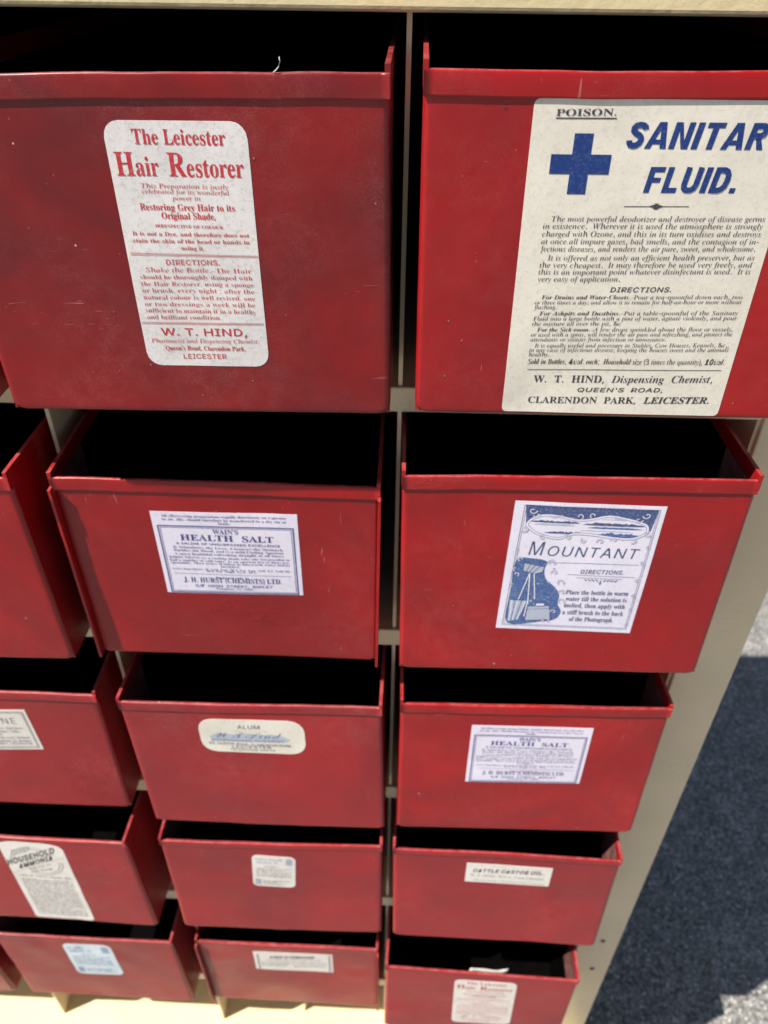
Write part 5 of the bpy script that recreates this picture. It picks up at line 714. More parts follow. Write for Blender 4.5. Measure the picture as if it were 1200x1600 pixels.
class Sheet:
    """flat printing in label space (u right, v down), mapped onto the drawer front afterwards"""
    def __init__(s):
        s.v, s.f, s.m = [], [], []

    def text(s, st, u0, v0, u1, v1, cap, mi=0):
        sty = st[0]
        run = []
        parts = st[1:].split('|')
        k = 0
        for k, part in enumerate(parts):
            if k % 2:
                sty = part
            else:
                run += [(sty, ch) for ch in part]
        x = 0
        place = []
        lo, hi = 1e9, -1e9
        for sty, ch in run:
            sc = cap / STY[sty][3]
            if ch == ' ':
                x += 0.20 * sc
                continue
            gg = glyph(sty, ch)
            if not gg:
                continue
            place.append((gg, x, sc))
            xs = [q[0] for q in gg[1]]
            lo = min(lo, x + min(xs) * sc); hi = max(hi, x + max(xs) * sc)
            x += gg[0] * sc
        k = (u1 - u0) / (hi - lo)
        for gg, px, sc in place:
            b = len(s.v)
            for x, y in gg[1]:
                t = px + x * sc - lo
                s.v.append((u0 + t * k, v0 + (v1 - v0) * t / (hi - lo) - y * sc, 0.0))
            for f in gg[2]:
                s.f.append(tuple(b + i for i in f)); s.m.append(mi)

    def block(s, st, u0, v0, u1, v1, cap, mi=0):
        x = 0
        pl = []
        for ch in st[1:]:
            pl.append((ch, x)); x += BLOCK[ch][0] + 0.12
        k = (u1 - u0) / (x - 0.12 + 0.14)
        def tp(px, q):
            t = px + q[0] + 0.14 * q[1]
            return (u0 + t * k, v0 + (v1 - v0) * t * k / (u1 - u0) - q[1] * cap)
        for ch, px in pl:
            for pc in BLOCK[ch][1]:
                s.fill([tp(px, q) for q in pc], mi, 0.0)
            for pc in BLOCK[ch][2]:
                s.stroke([tp(px, q) for q in pc], 0.215 * (k + cap) / 2, mi, 0.0006)

    def fill(s, pts, mi=0, lay=0.0):
        from mathutils.geometry import tessellate_polygon
        b = len(s.v)
        s.v += [(x, y, lay) for x, y in pts]
        todo = [tuple(b + i for i in t) for t in tessellate_polygon([[Vector((x, y, 0)) for x, y in pts]])]
        cut = {}
        while todo:                     # short edges only, so the print follows the sheet metal
            t = todo.pop()
            ln = [math.hypot(s.v[t[i]][0] - s.v[t[i - 1]][0], s.v[t[i]][1] - s.v[t[i - 1]][1]) for i in range(3)]
            i = ln.index(max(ln))
            if ln[i] < 0.03:
                s.f.append(t); s.m.append(mi)
                continue
            a, c, d = t[i - 1], t[i], t[i - 2]
            key = (min(a, c), max(a, c))
            if key not in cut:
                cut[key] = len(s.v)
                s.v.append(((s.v[a][0] + s.v[c][0]) / 2, (s.v[a][1] + s.v[c][1]) / 2, lay))
            todo += [(a, cut[key], d), (cut[key], c, d)]

    def stroke(s, pts, w, mi=0, lay=0.0, closed=False):
        seq = list(pts) + ([pts[0]] if closed else [])
        pts = [seq[0]]
        for a, b_ in zip(seq, seq[1:]):
            m_ = max(1, int(math.hypot(b_[0] - a[0], b_[1] - a[1]) / 0.03))
            pts += [(a[0] + (b_[0] - a[0]) * j / m_, a[1] + (b_[1] - a[1]) * j / m_) for j in range(1, m_ + 1)]
        if closed:
            pts.pop()
        n = len(pts)
        b = len(s.v)
        for i in range(n):
            p = Vector(pts[i])
            a = Vector(pts[(i - 1) % n] if closed else pts[max(i - 1, 0)])
            c = Vector(pts[(i + 1) % n] if closed else pts[min(i + 1, n - 1)])
            d1 = (p - a).normalized() if (p - a).length > 1e-9 else (c - p).normalized()
            d2 = (c - p).normalized() if (c - p).length > 1e-9 else d1
            t = (d1 + d2)
            t = t.normalized() if t.length > 1e-6 else d1
            nn = Vector((-t.y, t.x))
            q = min(1 / max(0.35, abs(nn.dot(Vector((-d1.y, d1.x))))), 2.5)
            nn *= w * 0.5 * q
            s.v += [(p.x + nn.x, p.y + nn.y, lay), (p.x - nn.x, p.y - nn.y, lay)]
        for i in range(n if closed else n - 1):
            j = (i + 1) % n
            s.f.append((b + 2 * i, b + 2 * j, b + 2 * j + 1, b + 2 * i + 1)); s.m.append(mi)

    def scroll(s, u, v, r, a0, turn, w, mi, lay, steps=16):
        pts = []
        for k in range(steps + 1):
            t = k / steps
            rr = r * (1 - 0.78 * t)
            a = a0 + turn * t
            pts.append((u + rr * math.cos(a), v + rr * math.sin(a)))
        s.stroke(pts, w, mi, lay)

    def specklines(s, quad, n, rng, mi, fill=0.55, gaps=True):
        """rows of print too small to read: word-length runs of tiny upright marks"""
        A, B, C_, D_ = [Vector(q) for q in quad]
        H_ = ((D_ - A).length + (C_ - B).length) / 2 / n
        for r_ in range(n):
            t = (r_ + 0.5) / n
            l, r2 = A.lerp(D_, t), B.lerp(C_, t)
            L = (r2 - l).length
            d = (r2 - l) / L
            nn = Vector((-d.y, d.x))
            x = 0
            end = L * (1 if rng.random() < 0.8 else rng.uniform(0.5, 0.95))
            cw = H_ * 0.42
            while x < end:
                for _ in range(rng.randint(2, 9)):
                    if x + cw > end:
                        break
                    h = H_ * fill * rng.choice((0.6, 0.6, 0.65, 1.0, 0.9))
                    wd = cw * rng.uniform(0.35, 0.7)
                    p = l + d * x + nn * (H_ * 0.3)
                    b = len(s.v)
                    for q in (p, p + d * wd, p + d * wd - nn * h, p - nn * h):
                        s.v.append((q.x, q.y, 0))
                    s.f.append((b, b + 1, b + 2, b + 3)); s.m.append(mi)
                    x += cw
                x += cw * 0.9

# ------------------------------------------------------------------ measured drawer poses, label frames and print lines
FACES={
 '11':(1,0,[0.0131, 0.2822, -0.0822, -0.0081, 0.0001, 0.0141]),
 '12':(2,0,[-0.0195, 0.2905, -0.0622, -0.0156, -0.0001, 0.0105]),
 '20':(0,1,[0.014, 0.226, -0.1042, -0.0159, 0.0043, 0.0166]),
 '21':(1,1,[-0.0021, 0.1713, -0.1414, -0.0035, 0.0244, -0.0092]),
 '22':(2,1,[-0.0382, 0.26, -0.0336, -0.0004, -0.024, 0.0112]),
 '30':(0,2,[0.0069, 0.1454, -0.1375, 0.0053, 0.007, -0.0151]),
 '31':(1,2,[0.0118, 0.2041, -0.1013, -0.0191, -0.0247, 0.0241]),
 '32':(2,2,[-0.0192, 0.2038, -0.0602, 0.0084, -0.0424, 0.0001]),
 '40':(0,3,[-0.0388, 0.1952, -0.0696, -0.0394, -0.004, 0.0231]),
 '41':(1,3,[0.0202, 0.218, -0.0153, -0.0037, -0.0226, 0.0054]),
 '42':(2,3,[-0.0302, 0.2457, 0.0041, -0.0366, -0.0208, 0.0167]),
 '50':(0,4,[-0.0102, 0.1571, -0.1137, -0.0288, 0.0057, 0.0141]),
 '51':(1,4,[0.0058, 0.1501, -0.1388, -0.0212, 0.0151, 0.0054]),
 '52':(2,4,[-0.0489, 0.2943, -0.0423, -0.0426, -0.0016, -0.0001]),
 '5z':(-1,4,[0.0529, 0.1623, -0.1469, 0.0002, 0.0176, -0.027]),
}
FRAMES={
 '11':(0.0430,-0.3568,-0.0068,0.2976,0.5459),
 '12':(0.0022,-0.4011,-0.0022,0.5363,0.7033),
 '21':(0.0163,-0.2803,0.0103,0.4450,0.3380),
 '22':(0.0350,-0.3295,-0.0278,0.4219,0.4896),
 '30':(0.0708,-0.2389,0.0479,0.2506,0.2539),
 '31':(-0.0068,-0.1824,-0.0053,0.4003,0.1935),
 '32':(0.0002,-0.2769,-0.0052,0.4450,0.3300),
 '40':(0.0263,-0.3915,-0.0237,0.2987,0.7038),
 '41':(-0.0012,-0.2277,-0.0650,0.1934,0.2608),
 '42':(0.0207,-0.1588,-0.0176,0.3708,0.1472),
 '50':(0.0058,-0.2629,0.0043,0.2615,0.3732),
 '51':(0.0255,-0.2054,-0.0069,0.4277,0.2205),
 '52':(0.0372,-0.3544,0.0300,0.3180,0.5362),
}
PRINT={
 '11':[
  ('bThe Leicester', 0.0585, 0.044, 0.2511, 0.0452, 0.0287),
  ('bH', 0.0128, 0.1063, 0.0521, 0.1061, 0.0465),
  ('bair', 0.0545, 0.1061, 0.1034, 0.1059, 0.0372),
  ('bR', 0.1241, 0.1063, 0.1613, 0.1065, 0.0465),
  ('bestorer', 0.1625, 0.1071, 0.2829, 0.1071, 0.0372),
  ('iThis Preparation is justly', 0.0588, 0.1302, 0.2455, 0.1306, 0.0094),
  ('icelebrated for its wonderful', 0.0584, 0.1416, 0.2464, 0.1427, 0.0095),
  ('ipower in', 0.1219, 0.155, 0.1834, 0.1546, 0.0096),
  ('bRestoring Grey Hair to its', 0.0484, 0.1759, 0.2553, 0.176, 0.0134),
  ('bOriginal Shade,', 0.0926, 0.1939, 0.2111, 0.1941, 0.0136),
  ('bIRRESPECTIVE OF COLOUR.', 0.0752, 0.2123, 0.2274, 0.2134, 0.0065),
  ('bIt is not a Dye, and therefore does not', 0.0209, 0.2304, 0.281, 0.231, 0.0084),
  ('bstain the skin of the head or hands in', 0.0196, 0.2459, 0.2801, 0.2461, 0.0085),
  ('busing it.', 0.1251, 0.2607, 0.1771, 0.2617, 0.0086),
  ('rule', [(0.0077, 0.2696), (0.2965, 0.2725)]),
  ('rule', [(0.0077, 0.2735), (0.2969, 0.2754)]),
  ('sDIRECTIONS.', 0.086, 0.2952, 0.2072, 0.2945, 0.0117),
  ('iShake the Bottle.—|r|The Hair', 0.0364, 0.3125, 0.2773, 0.3121, 0.0107),
  ('rshould be thoroughly damped with', 0.0201, 0.3288, 0.2775, 0.3284, 0.0105),
  ('rthe Hair Restorer, using a sponge', 0.0196, 0.3449, 0.2789, 0.3442, 0.0106),
  ('ror brush, every night ; after the', 0.0193, 0.3605, 0.2788, 0.3601, 0.0107),
  ('rnatural colour is well revived, one', 0.0192, 0.3771, 0.279, 0.3766, 0.0108),
  ('ror two dressings a week will be', 0.0188, 0.3934, 0.2781, 0.3929, 0.0109),
  ('rsufficient to maintain it in a healthy', 0.0185, 0.4091, 0.2776, 0.4094, 0.0111),
  ('rand brilliant condition.', 0.0178, 0.4254, 0.1944, 0.4251, 0.0112),
  ('rule', [(0.002, 0.4337), (0.2935, 0.4333)]),
  ('rule', [(0.0021, 0.4373), (0.2936, 0.4365)]),
  ('sW. T. HIND,', 0.0451, 0.4662, 0.2509, 0.4657, 0.0184),
  ('iPharmacist and Dispensing Chemist.', 0.0176, 0.4857, 0.278, 0.4845, 0.0108),
  ("bQueen's Road, Clarendon Park.", 0.0485, 0.5052, 0.2429, 0.5044, 0.0118),
  ('sLEICESTER', 0.089, 0.5273, 0.1947, 0.5256, 0.0124),
 ],
 '12':[
  ('bPOISON.', 0.0454, 0.0309, 0.1645, 0.0294, 0.012),
  ('bar', [(0.0459, 0.0349), (0.1668, 0.0346)]),
  ('cross', [(0.0851, 0.0628), (0.1218, 0.0624), (0.1235, 0.1034), (0.1659, 0.1017), (0.1681, 0.137), (0.1222, 0.138), (0.1221, 0.1788), (0.0885, 0.1792), (0.0871, 0.1379), (0.0456, 0.1384), (0.0457, 0.1043), (0.0867, 0.1038)]),
  ('hSANITARY', 0.1923, 0.09, 0.5191, 0.089, 0.0494),
  ('hFLUID.', 0.2455, 0.1745, 0.4405, 0.1729, 0.0505),
  ('thin', [(0.2117, 0.2026), (0.3469, 0.2008)]),
  ('blob', [(0.2791, 0.2017), (0.2908, 0.2015)]),
  ('iThe most powerful deodorizer and destroyer of disease germs', 0.0631, 0.2358, 0.513, 0.2298, 0.0112),
  ('iin existence.  Wherever it is used the atmosphere is strongly', 0.0463, 0.2511, 0.5124, 0.2452, 0.0114),
  ('icharged with Ozone, and this in its turn oxidises and destroys', 0.047, 0.2679, 0.5133, 0.2613, 0.0115),
  ('iat once all impure gases, bad smells, and the contagion of in-', 0.047, 0.2839, 0.5138, 0.2776, 0.0116),
  ('ifectious diseases, and renders the air pure, sweet, and wholesome.', 0.0475, 0.3, 0.5111, 0.2931, 0.0118),
  ('iIt is offered as not only an efficient health preserver, but as', 0.0657, 0.3194, 0.5141, 0.312, 0.0114),
  ('ithe very cheapest.  It may therefore be used very freely, and', 0.0495, 0.3358, 0.5138, 0.3279, 0.0116),
  ('ithis is an important point whatever disinfectant is used.  It is', 0.0489, 0.3515, 0.5142, 0.343, 0.0117),
  ('ivery easy of application.', 0.0493, 0.3675, 0.2326, 0.3642, 0.0118),
  ('wDIRECTIONS.', 0.215, 0.3889, 0.351, 0.3864, 0.0109),
  ('jFor Drains and Water-Closets.—|i|Pour a tea-spoonful down each, two', 0.063, 0.4086, 0.5134, 0.4002, 0.0095),
  ('ior three times a day, and allow it to remain for half-an-hour or more without', 0.0492, 0.4212, 0.5142, 0.4118, 0.0096),
  ('iflushing.', 0.049, 0.4325, 0.1007, 0.4315, 0.0097),
  ('jFor Ashpits and Dustbins.—|i|Put a table-spoonful of the Sanitary', 0.0626, 0.4474, 0.5133, 0.438, 0.0098),
  ('iFluid into a large bottle with a pint of water, agitate violently, and pour', 0.0502, 0.4603, 0.5142, 0.4504, 0.0099),
  ('ithe mixture all over the pit, &c', 0.0491, 0.473, 0.2534, 0.4683, 0.0099),
  ('jFor the Sick-room.—|i|A few drops sprinkled about the floor or vessels,', 0.0623, 0.4872, 0.513, 0.4779, 0.01),
  ('ior used with a spray, will render the air pure and refreshing, and protect the', 0.0496, 0.4999, 0.5153, 0.4901, 0.0101),
  ('iattendants or visitors from infection or annoyance.', 0.05, 0.5124, 0.3657, 0.5056, 0.0102),
  ('iIt is equally useful and necessary in Stables, Cow Houses, Kennels, &c.,', 0.0618, 0.5276, 0.5145, 0.5177, 0.0103),
  ('iin any case of infectious disease, keeping the houses sweet and the animals', 0.0499, 0.5394, 0.5166, 0.5297, 0.0104),
  ('ihealthy.', 0.0502, 0.5511, 0.0992, 0.55, 0.0105),
  ('jSold in Bottles, |h|4|n|1/2|j|d. each;  Household size |i|(3 times the quantity), |h|10|n|1/2|j|d.', 0.0503, 0.5711, 0.516, 0.5628, 0.0135),
  ('thin', [(0.0515, 0.5859), (0.5137, 0.5782)]),
  ('bW.  T.  HIND,  |j|Dispensing  Chemist,', 0.0691, 0.6206, 0.4999, 0.6114, 0.0188),
  ("wQUEEN'S  ROAD,", 0.1801, 0.6437, 0.387, 0.6392, 0.0111),
  ('bCLARENDON  PARK,  |e|LEICESTER.', 0.063, 0.678, 0.5057, 0.6686, 0.0176),
 ],
 '21':[
  ('bAll effervescing preparations rapidly deteriorate on exposure', 0.0316, 0.0199, 0.4107, 0.0195, 0.0101),
  ('bto air, this should therefore be transferred to a dry tin or', 0.0328, 0.0333, 0.4105, 0.0347, 0.0102),
  ('bbottle.', 0.2025, 0.0457, 0.2405, 0.0472, 0.0102),
  ('border', [(0.0162, 0.0526), (0.4288, 0.0556), (0.4302, 0.3356), (0.0142, 0.3307)]),
  ("bWAIN'S", 0.1808, 0.0831, 0.2599, 0.0827, 0.0179),
  ('bHEALTH  SALT', 0.0777, 0.1111, 0.3657, 0.1128, 0.0235),
  ('sA SALINE OF UNSURPASSED EXCELLENCE', 0.061, 0.1282, 0.3848, 0.131, 0.0089),
  ('bIt Stimulates the Liver, Cleanses the Stomach,', 0.0491, 0.1435, 0.3949, 0.1474, 0.0096),
  ('bPurifies the Blood, and is a mild Cooling Aperient.', 0.0496, 0.1567, 0.3961, 0.1605, 0.0096),
  ('bA most healthful refreshing draught at all times.', 0.0495, 0.1718, 0.3962, 0.1726, 0.0097),
  ('rDIRECTIONS—As a cooling drink take one teaspoonful in', 0.0301, 0.1864, 0.411, 0.1879, 0.0092),
  ('rhalf a tumbler of cold water. As an aperient two or three tea-', 0.0304, 0.1987, 0.4102, 0.1996, 0.0092),
  ('rspoonfuls. Most active if taken in lukewarm water before', 0.0309, 0.2098, 0.4108, 0.2107, 0.0093),
  ('rbreakfast.', 0.1893, 0.2219, 0.2502, 0.2215, 0.0093),
  ('rActive Ingredients.—P. Acid. Tart. 30.3, Pot. Tart. Acid. 4.3, Sodii Bic.', 0.0313, 0.2352, 0.4123, 0.2361, 0.0082),
  ('r40.6, Pot. Sulph. Exsic. 18.2.', 0.14, 0.2425, 0.3023, 0.244, 0.0082),
  ('thin', [(0.0356, 0.2514), (0.4111, 0.2544)]),
  ('rPrepared only by', 0.1671, 0.2699, 0.2753, 0.269, 0.0083),
  ('bJ. H. HURST (CHEMISTS) LTD.', 0.0616, 0.288, 0.3785, 0.2882, 0.0206),
  ('s5/7  HIGH  STREET,  RIPLEY', 0.097, 0.3093, 0.3479, 0.3074, 0.0104),
  ('bTelephone No. 2666', 0.1616, 0.3198, 0.282, 0.3191, 0.0085),
 ],
 '31':[
  ('sALUM', 0.1487, 0.0532, 0.2333, 0.0515, 0.022),
  ('thin', [(0.1334, 0.0676), (0.2607, 0.065)]),
  ('cW T Hind', 0.0561, 0.1109, 0.3123, 0.1036, 0.0331),
  ('splash', [(0.0349, 0.1034), (0.0762, 0.0829), (0.1265, 0.0888), (0.1704, 0.0781), (0.2203, 0.0873), (0.272, 0.0794), (0.3135, 0.0891), (0.3457, 0.1105), (0.3275, 0.1247), (0.242, 0.1258), (0.1343, 0.1301), (0.0446, 0.1261)]),
  ('sDISPENSING CHEMIST', 0.0416, 0.1316, 0.3211, 0.125, 0.0128),
  ('s78, QUEENS ROAD, CLARENDON PARK,', 0.0304, 0.1503, 0.3469, 0.1504, 0.0135),
  ('sLEICESTER', 0.1157, 0.1695, 0.2674, 0.1648, 0.015),
  ('sTELEPHONE 58158', 0.1061, 0.1836, 0.2799, 0.179, 0.0096),
 ],
 '30':[
  ('tBENZINE', -0.0148, 0.0854, 0.1942, 0.087, 0.0378),
  ('border', [(-0.0558, 0.0167), (0.2402, 0.015), (0.2179, 0.238), (-0.0808, 0.2405)]),
  ('rCleans Satin, Lace, Gloves, Kid Gloves :', -0.0304, 0.1197, 0.2168, 0.1221, 0.0162),
  ('rRibbons, Ties, Plumes, Silks,', -0.012, 0.1399, 0.1925, 0.1426, 0.0163),
  ('rand Woollens.', 0.046, 0.1579, 0.116, 0.1605, 0.0164),
  ('bMade expressly for every Method', -0.0134, 0.1801, 0.2161, 0.1804, 0.0125),
  ('bof dry cleaning at home', -0.0074, 0.1998, 0.2164, 0.2002, 0.0126),
  ('sDIRECT STREET, LEICESTER', -0.0075, 0.2187, 0.2168, 0.2201, 0.0137),
 ],
 '42':[
  ('thin', [(0.0091, 0.0154), (0.3639, 0.0161)]),
  ('hCATTLE CASTOR OIL.', 0.0308, 0.0658, 0.338, 0.0564, 0.0249),
  ('bW. T. HIND, M.P.S., Cash Chemist,', 0.0195, 0.0994, 0.3437, 0.0991, 0.0178),
  ('rQueens Road, Clarendon Park, Leicester', 0.0382, 0.1326, 0.3508, 0.1377, 0.0135),
 ],
 '51':[
  ('hSYRUP OF HOREHOUND', 0.0872, 0.0793, 0.3301, 0.06, 0.0282),
  ('vband', [(0.0218, 0.0292), (0.0211, 0.2201)]),
  ('vband', [(0.4105, 0.0099), (0.4109, 0.2118)]),
  ('rTHE GREAT REMEDY FOR COUGHS', 0.0588, 0.1123, 0.3637, 0.089, 0.0165),
  ('rDose for Adults, one teaspoonful', 0.0366, 0.1514, 0.188, 0.142, 0.0244),
  ('rW. T. HIND, Chemist, Leicester', 0.2022, 0.1401, 0.395, 0.1251, 0.0243),
  ('rin a little warm water', 0.0366, 0.179, 0.1766, 0.1711, 0.0246),
  ('rQueens Road, Clarendon Park', 0.2143, 0.1716, 0.3891, 0.159, 0.0223),
 ],
 '40':[
  ('ring', [(0.1475, 0.1336), (0.0129, 0.1592), (0.126, 0.0275), (0.2705, 0.1486), (0.2081, 0.2448)]),
  ('hHOUSEHOLD', 0.0003, 0.2101, 0.2573, 0.0666, 0.0413),
  ('hAMMONIA', 0.045, 0.2346, 0.2339, 0.126, 0.035),
  ('thin', [(-0.0064, 0.1815), (0.2642, 0.0225)]),
  ('thin', [(0.0049, 0.2766), (0.2901, 0.1031)]),
  ('sCLOUDY', 0.0455, 0.1197, 0.1462, 0.0681, 0.044),
  ('bFOR USE IN', 0.0919, 0.2444, 0.2117, 0.1801, 0.0168),
  ('bTHE HOME', 0.0951, 0.2643, 0.21, 0.2203, 0.0169),
  ('block', [(0.0121, 0.3127), (0.2809, 0.3004), (0.2719, 0.6475), (0.0258, 0.6568)]),
  ('band', [(0.0082, 0.2803), (0.2815, 0.2797)]),
 ],
 '22':[
  ('frame', [(0.022, 0.0111), (0.4147, 0.006), (0.4109, 0.4744), (0.0281, 0.4783)]),
  ('top', [(0.027, 0.0162), (0.3969, 0.0121), (0.4065, 0.1097), (0.0323, 0.1054)]),
  ('lake', [(0.0432, 0.0719), (0.0708, 0.0354), (0.122, 0.0303), (0.1768, 0.0465), (0.2194, 0.0418), (0.2678, 0.0235), (0.322, 0.0343), (0.3598, 0.0487), (0.3807, 0.064), (0.3831, 0.0941), (0.3481, 0.1153), (0.2949, 0.1151), (0.2314, 0.107), (0.1784, 0.1068), (0.1372, 0.1255), (0.0866, 0.114), (0.0553, 0.096)]),
  ('aM', 0.0607, 0.1905, 0.1047, 0.1912, 0.0513),
  ('aOUNTANT', 0.1159, 0.1906, 0.3795, 0.188, 0.0366),
  ('fl', [(0.0541, 0.2189), (0.2329, 0.2129), (0.3869, 0.2111)]),
  ('wDIRECTIONS.', 0.2239, 0.2521, 0.3502, 0.2487, 0.0148),
  ('thin', [(0.1859, 0.2582), (0.3859, 0.2589)]),
  ('thin', [(0.2153, 0.2688), (0.351, 0.2679)]),
  ('orn', [(0.2395, 0.2755), (0.2887, 0.2913), (0.3369, 0.2778)]),
  ('bPlace the bottle in warm', 0.1942, 0.3365, 0.3816, 0.3317, 0.0173),
  ('bwater till the solution is', 0.1977, 0.3634, 0.3826, 0.3588, 0.0176),
  ('bmelted, then apply with', 0.1969, 0.3904, 0.3829, 0.387, 0.0178),
  ('ba stiff brush to the back', 0.1969, 0.4196, 0.3843, 0.4168, 0.0181),
  ('bof the Photograph.', 0.2222, 0.4478, 0.3591, 0.4458, 0.0183),
  ('panel', [(0.0285, 0.2143), (0.0725, 0.2033), (0.1192, 0.2127), (0.1173, 0.2454), (0.1272, 0.2812), (0.1573, 0.3103), (0.1761, 0.3406), (0.1774, 0.3785), (0.192, 0.41), (0.1782, 0.4436), (0.1318, 0.456), (0.0314, 0.4647), (0.0275, 0.3357)]),
  ('cam', [(0.0545, 0.2218), (0.1155, 0.2336), (0.1118, 0.2547), (0.0898, 0.2619), (0.0539, 0.2516)]),
  ('leg', [(0.0757, 0.2596), (0.0549, 0.3658)]),
  ('leg', [(0.0757, 0.2596), (0.0857, 0.3834)]),
  ('leg', [(0.0889, 0.2619), (0.1042, 0.3633)]),
  ('leg', [(0.0807, 0.4356), (0.0839, 0.3707)]),
  ('case', [(0.087, 0.3929), (0.1525, 0.3863), (0.1638, 0.4443), (0.0853, 0.4519)]),
  ('case', [(0.1111, 0.3788), (0.137, 0.3775), (0.1365, 0.3903), (0.1106, 0.3917)]),
  ('cloth', [(0.0295, 0.3703), (0.0816, 0.3708), (0.0633, 0.4497), (0.033, 0.458)]),
 ],
}

FACES['5z'] = (-1, 4, [0.012, 0.163, -0.105, -0.004, 0.0222, 0.0])
FACES['10'] = (0, 0, [0.03, 0.20, -0.115, -0.01, 0.0, 0.01])
DW, DH = 0.97149, 0.76390

def seedof(k):
    return sum(ord(ch) * (i + 3) for i, ch in enumerate(k)) * 7.31

WARP_AMP = {'11': 0.004, '12': 0.003, '21': 0.004, '22': 0.005}

_dents = {}

def dents(k):
    if k not in _dents:
        rg = random.Random('dent' + k)
        _dents[k] = [(rg.uniform(-0.46, 0.46), rg.uniform(0.03, 0.7), rg.uniform(0.045, 0.10), rg.choice((-1, 1, 1)) * rg.uniform(0.0012, 0.0032)) for _ in range(7)]
    return _dents[k]

def warp(k, a, c):
    """gentle dents of the sheet-metal front (depth offset, row units)"""
    s = seedof(k)
    am = WARP_AMP.get(k, 0.005)
    dn = sum(h_ * math.exp(-((a - x_) ** 2 + (c - z_) ** 2) / (r_ * r_)) for x_, z_, r_, h_ in dents(k))
    return dn + am * noise.noise(Vector((a * 2.1 + s, c * 2.3, s * 0.3))) + am * 0.25 * noise.noise(Vector((a * 6 + s, c * 6, 2.2)))

def sag(k, a):
    s = seedof(k)
    return 0.005 * noise.noise(Vector((a * 2.4 + s, 9.1, 0.4))) + 0.0016 * noise.noise(Vector((a * 11 + s, 4.1, 0.4))) + SAG.get(k, 0) * (1 - (2 * a / DW) ** 2)

SAG = {'42': 0.006, '51': -0.012, '52': 0.004, '22': 0.004, '21': 0.004}

def lin(a, b, n):
    return [a + (b - a) * i / n for i in range(n + 1)]

